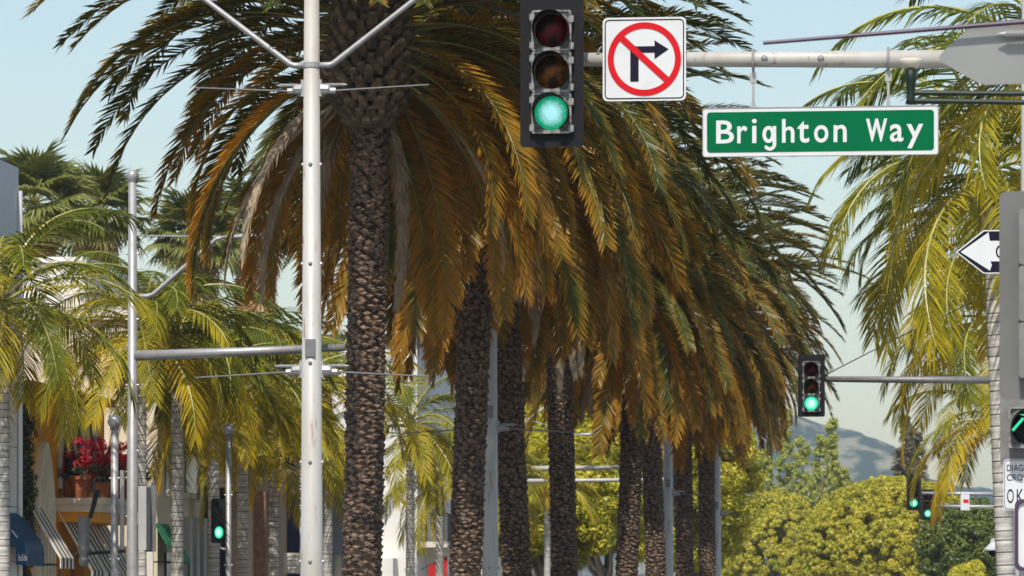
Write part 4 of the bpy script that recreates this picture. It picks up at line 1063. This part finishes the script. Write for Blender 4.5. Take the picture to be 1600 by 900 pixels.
# striped awnings hung on the orange wall
def awning(pxa, pxb, pyt, pyb, proj, label, m1='awning_white', m2='awning_dark', n=7, lat=FL, base=0.15, val=0.22):
    sa, sb = S(pxa, lat), S(pxb, lat)
    d = DEP(lat, sa); zt_ = ZZ(pyt, d) - base; zb_ = ZZ(pyb, d) - base
    o = thing('awning', label, 'awning', lat, sa, base, 'awnings on the left shopfronts')
    wd = sb - sa
    for i in range(n):
        y0 = wd * i / n; y1 = wd * (i + 1) / n
        mb = MB(); lift = 0.012 if i % 2 == 0 else 0.0
        p = [(0.02, zt_ + lift), (proj, zb_ + lift), (proj, zb_ - val), (proj - .02, zb_ - val), (proj - .02, zb_ - .02), (0.02, zt_ - .03)]
        n_ = 6; vs = [(x, y0 + .003, z) for x, z in p] + [(x, y1 - .003, z) for x, z in p]
        mb.add(vs, [(0, 5, 4, 3, 2, 1)[::-1], (6, 7, 8, 9, 10, 11)] + [(k, (k + 1) % 6, (k + 1) % 6 + 6, k + 6) for k in range(6)])
        mb.build('stripe', m1 if i % 2 == 0 else m2, o)
    for y in (0.02, wd - .02): MB().tube([(0.0, y, zb_ - val * .6), (proj, y, zb_ - val * .6)], 0.018, 6).build('support_bar', 'iron', o)
    for y in (0.02, wd - .02): MB().tube([(proj - .03, y, zb_ - val * .6), (proj - .03, y, 0)], 0.022, 6).build('post', 'iron', o)
    return o
awning(43, 64, 788, 872, 0.72, 'striped awning in front of the white arched niche')
awning(88, 109, 797, 892, 0.80, 'striped awning under the near end of the flower balcony')
awning(111, 134, 803, 896, 0.80, 'striped awning under the middle of the flower balcony')
awning(143, 163, 815, 900, 0.75, 'striped awning behind the ball-topped pole beyond the balcony')
# blue awning with rounded shoulder
sa = S(4, FL); d = DEP(FL, sa); kk = d / F
o = thing('awning', 'blue fabric awning with small white lettering on the white panelled building', 'awning', FL, sa, 0.15, 'awnings on the left shopfronts')
zf = lambda py: ZZ(py, d) - .15
prof = [(0.01, zf(800)), (8 * kk, zf(806)), (20 * kk, zf(824)), (33 * kk, zf(842)), (38 * kk, zf(852)), (40 * kk, zf(862)), (40 * kk, zf(884)), (21 * kk, zf(882)), (21 * kk, zf(858)), (14 * kk, zf(846)), (0.01, zf(826))]
mb = MB(); n = len(prof); vs = [(x, 0, z) for x, z in prof] + [(x, 1.6, z) for x, z in prof]
mb.add(vs, [tuple(range(n)), tuple(range(2 * n - 1, n - 1, -1))] + [(k, (k + 1) % n, (k + 1) % n + n, k + n) for k in range(n)])
mb.build('canopy', 'awning_blue', o)
put('lettering', text_mesh('buSdn', 'sign_white', 13 * kk, 11 * kk, 0.004, 0.02), o, (32 * kk, -0.003, zf(871)))
put('lettering', MB().box(-.1, .1, -.004, 0, -.012, .012).mesh('print', ['sign_white']), o, (19 * kk, -0.003, zf(834)), (0, R(52), 0))
for z in (848, 853): MB().tube([(0.0, 0.3, zf(z)), (0.3, 0.3, zf(z))], 0.012, 6).build('frame_bar', 'iron', o)
MB().tube([(0.5, 0.05, zf(884)), (0.5, 0.05, 0)], 0.02, 6).build('post', 'iron', o)
# ivy strip between B1 and B2
rnd = random.Random(3)
o = thing('climbing_ivy', 'dark ivy climbing the joint between the white and orange buildings', 'plant', FL + .06, bpos(31.5), 0.15)
put('leaves', foliage_mesh('leaves', [(rnd.uniform(-.02, .1), rnd.uniform(-.05, .35), rnd.uniform(0, 5.6), rnd.uniform(.1, .2)) for _ in range(130)], 40, 0.05, 9, 'ivy_leaf'), o)
MB().tube([(0, .1, 0), (.02, .15, 2.5), (0, .1, 5.3)], [.04, .03, .012], 6).build('stem', 'branch', o)

# B3 cream building
LB3 = -19.25
s0, s1 = S(246, LB3), S(318, LB3)
B = thing('building', 'tall cream building with a sunlit end wall behind the orange one', 'building', LB3, s0, 0.15)
H3 = 8.2
box(B, 'wall', 'plaster_cream', -14, 0.0, 0.0, s1 - s0, 0, H3)
box(B, 'cornice', 'stone_cream', -14.1, 0.15, -0.15, s1 - s0, H3, H3 + .3)
for i in range(2):
    y = 0.9 + 2.6 * i
    f = box(B, 'window', 'window_glass', 0.001, 0.03, y, y + 1.5, 4.2, 6.6); box(f, 'sill', 'stone_cream', 0.001, .14, y - .1, y + 1.6, 4.05, 4.198)
    g = box(B, 'shop_window', 'window_glass', 0.001, 0.03, y, y + 1.8, 0.3, 2.7); box(g, 'frame', 'iron', 0.001, .05, y - .06, y, 0.3, 2.7)
for i in range(4): box(B, 'pilaster', 'plaster_grey', 0.002, 0.22, 3.0 + i * .95, 3.4 + i * .95, 0.0, 3.6)
box(B, 'end_wall_pier', 'plaster_white', -.36, -0.1, -0.06, -0.002, 0, 5.2)
awning(240, 262, 818, 874, 0.55, 'green awning sloping beside the dark-ringed palm', 'awning_green', 'awning_green', 3, lat=LB3, val=.1)
o = thing('planter_fence', 'dark slatted outdoor seating fence under the green awning', 'fence', LB3 + .9, S(236, LB3 + .9), 0.15)
for i in range(6): box(o, 'slat', 'iron', -.55, .55, 0, .03, .9 + i * .16, 1.0 + i * .16)
for x in (-.5, .5): box(o, 'post', 'awning_dark', x - .04, x + .04, .031, .1, 0, 1.95)
# B4 tan building with dark loggia
s0, s1 = bpos(319), bpos(470)
B = bld('tan stone building with a deep dark entrance behind the ringed palms', s0)
yv = lambda px: bpos(px) - s0
box(B, 'wall', 'plaster_tan', -14, -2.0, 0, s1 - s0, 0, 9.0)
box(B, 'upper_wall', 'plaster_tan', -1.999, 0, 0, yv(388), 4.6, 9.0)
box(B, 'front_wall', 'plaster_tan', -1.999, 0, yv(388), s1 - s0, 0, 9.0)
box(B, 'entrance_glass', 'visor', -1.999, -1.9, 0.1, yv(386), 0, 4.5)
for px in (340, 362): box(B, 'column', 'iron', -.4, -.1, yv(px), yv(px) + .3, 0, 4.599)
box(B, 'stone_pier', 'stone_brown', 0.001, .35, yv(396), yv(418), 0, 4.6)
for i in range(3):
    y = yv(395 + i * 24); f = box(B, 'window', 'window_glass', .001, .03, y, y + 1.1, 5.4, 7.6); box(f, 'sill', 'stone_cream', .001, .12, y - .1, y + 1.2, 5.25, 5.398)
o = thing('wall_plaque', 'small white plaque board on the tan wall', 'plaque', FL + .37, bpos(424), ZZ(896, DEP(FL, bpos(424))))
kk = DEP(FL, bpos(424)) / F
MB().prism(rrect(24 * kk, 32 * kk, .02, cx=12 * kk, cz=16 * kk), 0, .05).build('board', 'stone_cream', o)
for i in range(5): box(o, 'line', 'plaster_grey', 4 * kk, 20 * kk, -.004, -.001, (6 + i * 4.5) * kk, (8 + i * 4.5) * kk)
# B5 navy shopfront
s0, s1 = bpos(470, -19.6), bpos(545, -19.6)
B = thing('building', 'navy blue shopfront building between the tan wall and white corner house', 'building', -19.6, s0, .15)
box(B, 'wall', 'navy', -14, 0, 0, s1 - s0, 0, 6.6); box(B, 'cornice', 'plaster_white', -14.1, .12, -.1, s1 - s0, 6.6, 6.85)
box(B, 'corner_trim', 'panel_white', -.02, .06, -.06, .05, 0, 6.599)
for i in range(3): g = box(B, 'shop_window', 'window_glass', .001, .03, .8 + i * 2.6, 2.6 + i * 2.6, .4, 3.0); box(g, 'frame', 'iron', .001, .06, .72 + i * 2.6, .8 + i * 2.6, .4, 3.0)
# B6 white corner house
LB6 = -19.6
s0, s1 = S(652, LB6), S(745, LB6)
B = thing('building', 'white corner house with dark eave, sunlit end wall and black balcony railing', 'building', LB6, s0, .15)
d = DEP(LB6, s0); H6 = ZZ(522, d) - .15
box(B, 'wall', 'plaster_white', -16, 0, 0, s1 - s0, 0, H6 - .35)
box(B, 'eave', 'roof_dark', -16.2, .3, -.15, s1 - s0 + .2, H6 - .35, H6)
zb6 = ZZ(846, d) - .15; kk = d / F
bal = box(B, 'balcony', 'stone_cream', .001, 1.0, .6, 5.5, zb6 - .2, zb6)
rail = box(B, 'railing', 'iron', .98, 1.0, .6, 5.5, zb6 + .98, zb6 + 1.02)
for i in range(14): box(rail, 'baluster', 'iron', .97 - i * .072, .99 - i * .072, .6, .62, zb6 + .001, zb6 + .979)
for i in range(24): box(rail, 'baluster', 'iron', .98, 1.0, .8 + i * .2, .83 + i * .2, zb6 + .001, zb6 + .979)
box(rail, 'end_rail', 'iron', .001, .979, .6, .64, zb6 + .98, zb6 + 1.02)
f = box(B, 'window', 'window_glass', .001, .03, 1.2, 2.6, zb6 + .05, zb6 + 2.4); box(f, 'frame', 'plaster_white', .001, .1, 1.05, 1.2, zb6 + .05, zb6 + 2.5)
MB().lathe([(0, -1.5), (.45, -1.5), (.7, -.6), (.9, 0)], 16).build('balcony_corbel', 'stone_cream', B, (.001, 3.0, zb6 - .2), smooth=True)
box(B, 'front_porch', 'plaster_white', -1.9, -.7, -1.2, -.001, 0, zb6 - .6)
lf = S(684, -18.0)
o = thing('flag', 'red flag hanging from a slanted staff under the white balcony', 'flag', LB6 + .02, s0 + 1.0, ZZ(885, d))
MB().tube([(0, 0, -.1), (.9, -.1, .35)], .018, 6).build('staff', 'iron', o)
vs = []; fs = []
for i in range(9):
    for j in range(7):
        vs.append((.25 + .75 * i / 8 * .9, -.06 - .05 * math.sin(i * 1.4 + j * .5) - .02 * i / 8, .02 + .38 * i / 8 - j * .16 - .02))
for i in range(8):
    for j in range(6): a = i * 7 + j; fs.append((a, a + 1, a + 8, a + 7))
mb = MB(); mb.add(vs, fs); mb.build('cloth', 'flag_red', o, smooth=True)
# B7 long white roof behind
l, s = SD(25, 128); l2, _ = SD(135, 128)
B = thing('building', 'long low white rooftop building beneath the fan palms', 'building', l2 - 0, s, 0.0)
box(B, 'wall', 'plaster_white', -14, 0, 0, 12, 0, ZZ(412, 128)); box(B, 'parapet', 'panel_white', -14.05, .05, -.05, 12.05, ZZ(412, 128), ZZ(402, 128))
# buildings further down the left pavement
for i, (a, b2, h, m_, lb) in enumerate(((200, 222, 7.5, 'plaster_cream', 'cream two storey building hidden behind the ficus trees'), (224, 250, 9.0, 'plaster_grey', 'grey block further along behind the ficus trees'))):
    B = thing('building', lb, 'building', -23.0, a, .15)
    box(B, 'wall', m_, -12, 0, 0, b2 - a, 0, h); box(B, 'roof', 'roof_dark', -12.1, .2, -.1, b2 - a + .1, h, h + .2)
    for j in range(4):
        f = box(B, 'window', 'window_glass', .001, .03, 2 + j * 5, 4 + j * 5, 4, 6); box(f, 'sill', 'stone_cream', .001, .15, 1.9 + j * 5, 4.1 + j * 5, 3.85, 3.998)

# ------------------------------------------------------------------ haze
HAZE = 0.00012
if HAZE > 0:
    mb = MB(); mb.box(-2600, 3200, -150, 3300, -1.0, 190)
    o = mb.build('haze', [])
    m = bpy.data.materials.new('haze_air'); m.use_nodes = True; t = m.node_tree; t.nodes.clear()
    pv = t.nodes.new('ShaderNodeVolumePrincipled'); pv.inputs['Color'].default_value = (0.70, 0.84, 1.0, 1); pv.inputs['Density'].default_value = HAZE; pv.inputs['Anisotropy'].default_value = 0.2
    out = t.nodes.new('ShaderNodeOutputMaterial'); t.links.new(pv.outputs[0], out.inputs['Volume'])
    o.data.materials.append(m); o['kind'] = 'stuff'; o['label'] = 'pale blue distance haze in the air'
print('tris', sum(len(p.vertices) - 2 for me in bpy.data.meshes for p in me.polygons), 'objects', len(bpy.data.objects))
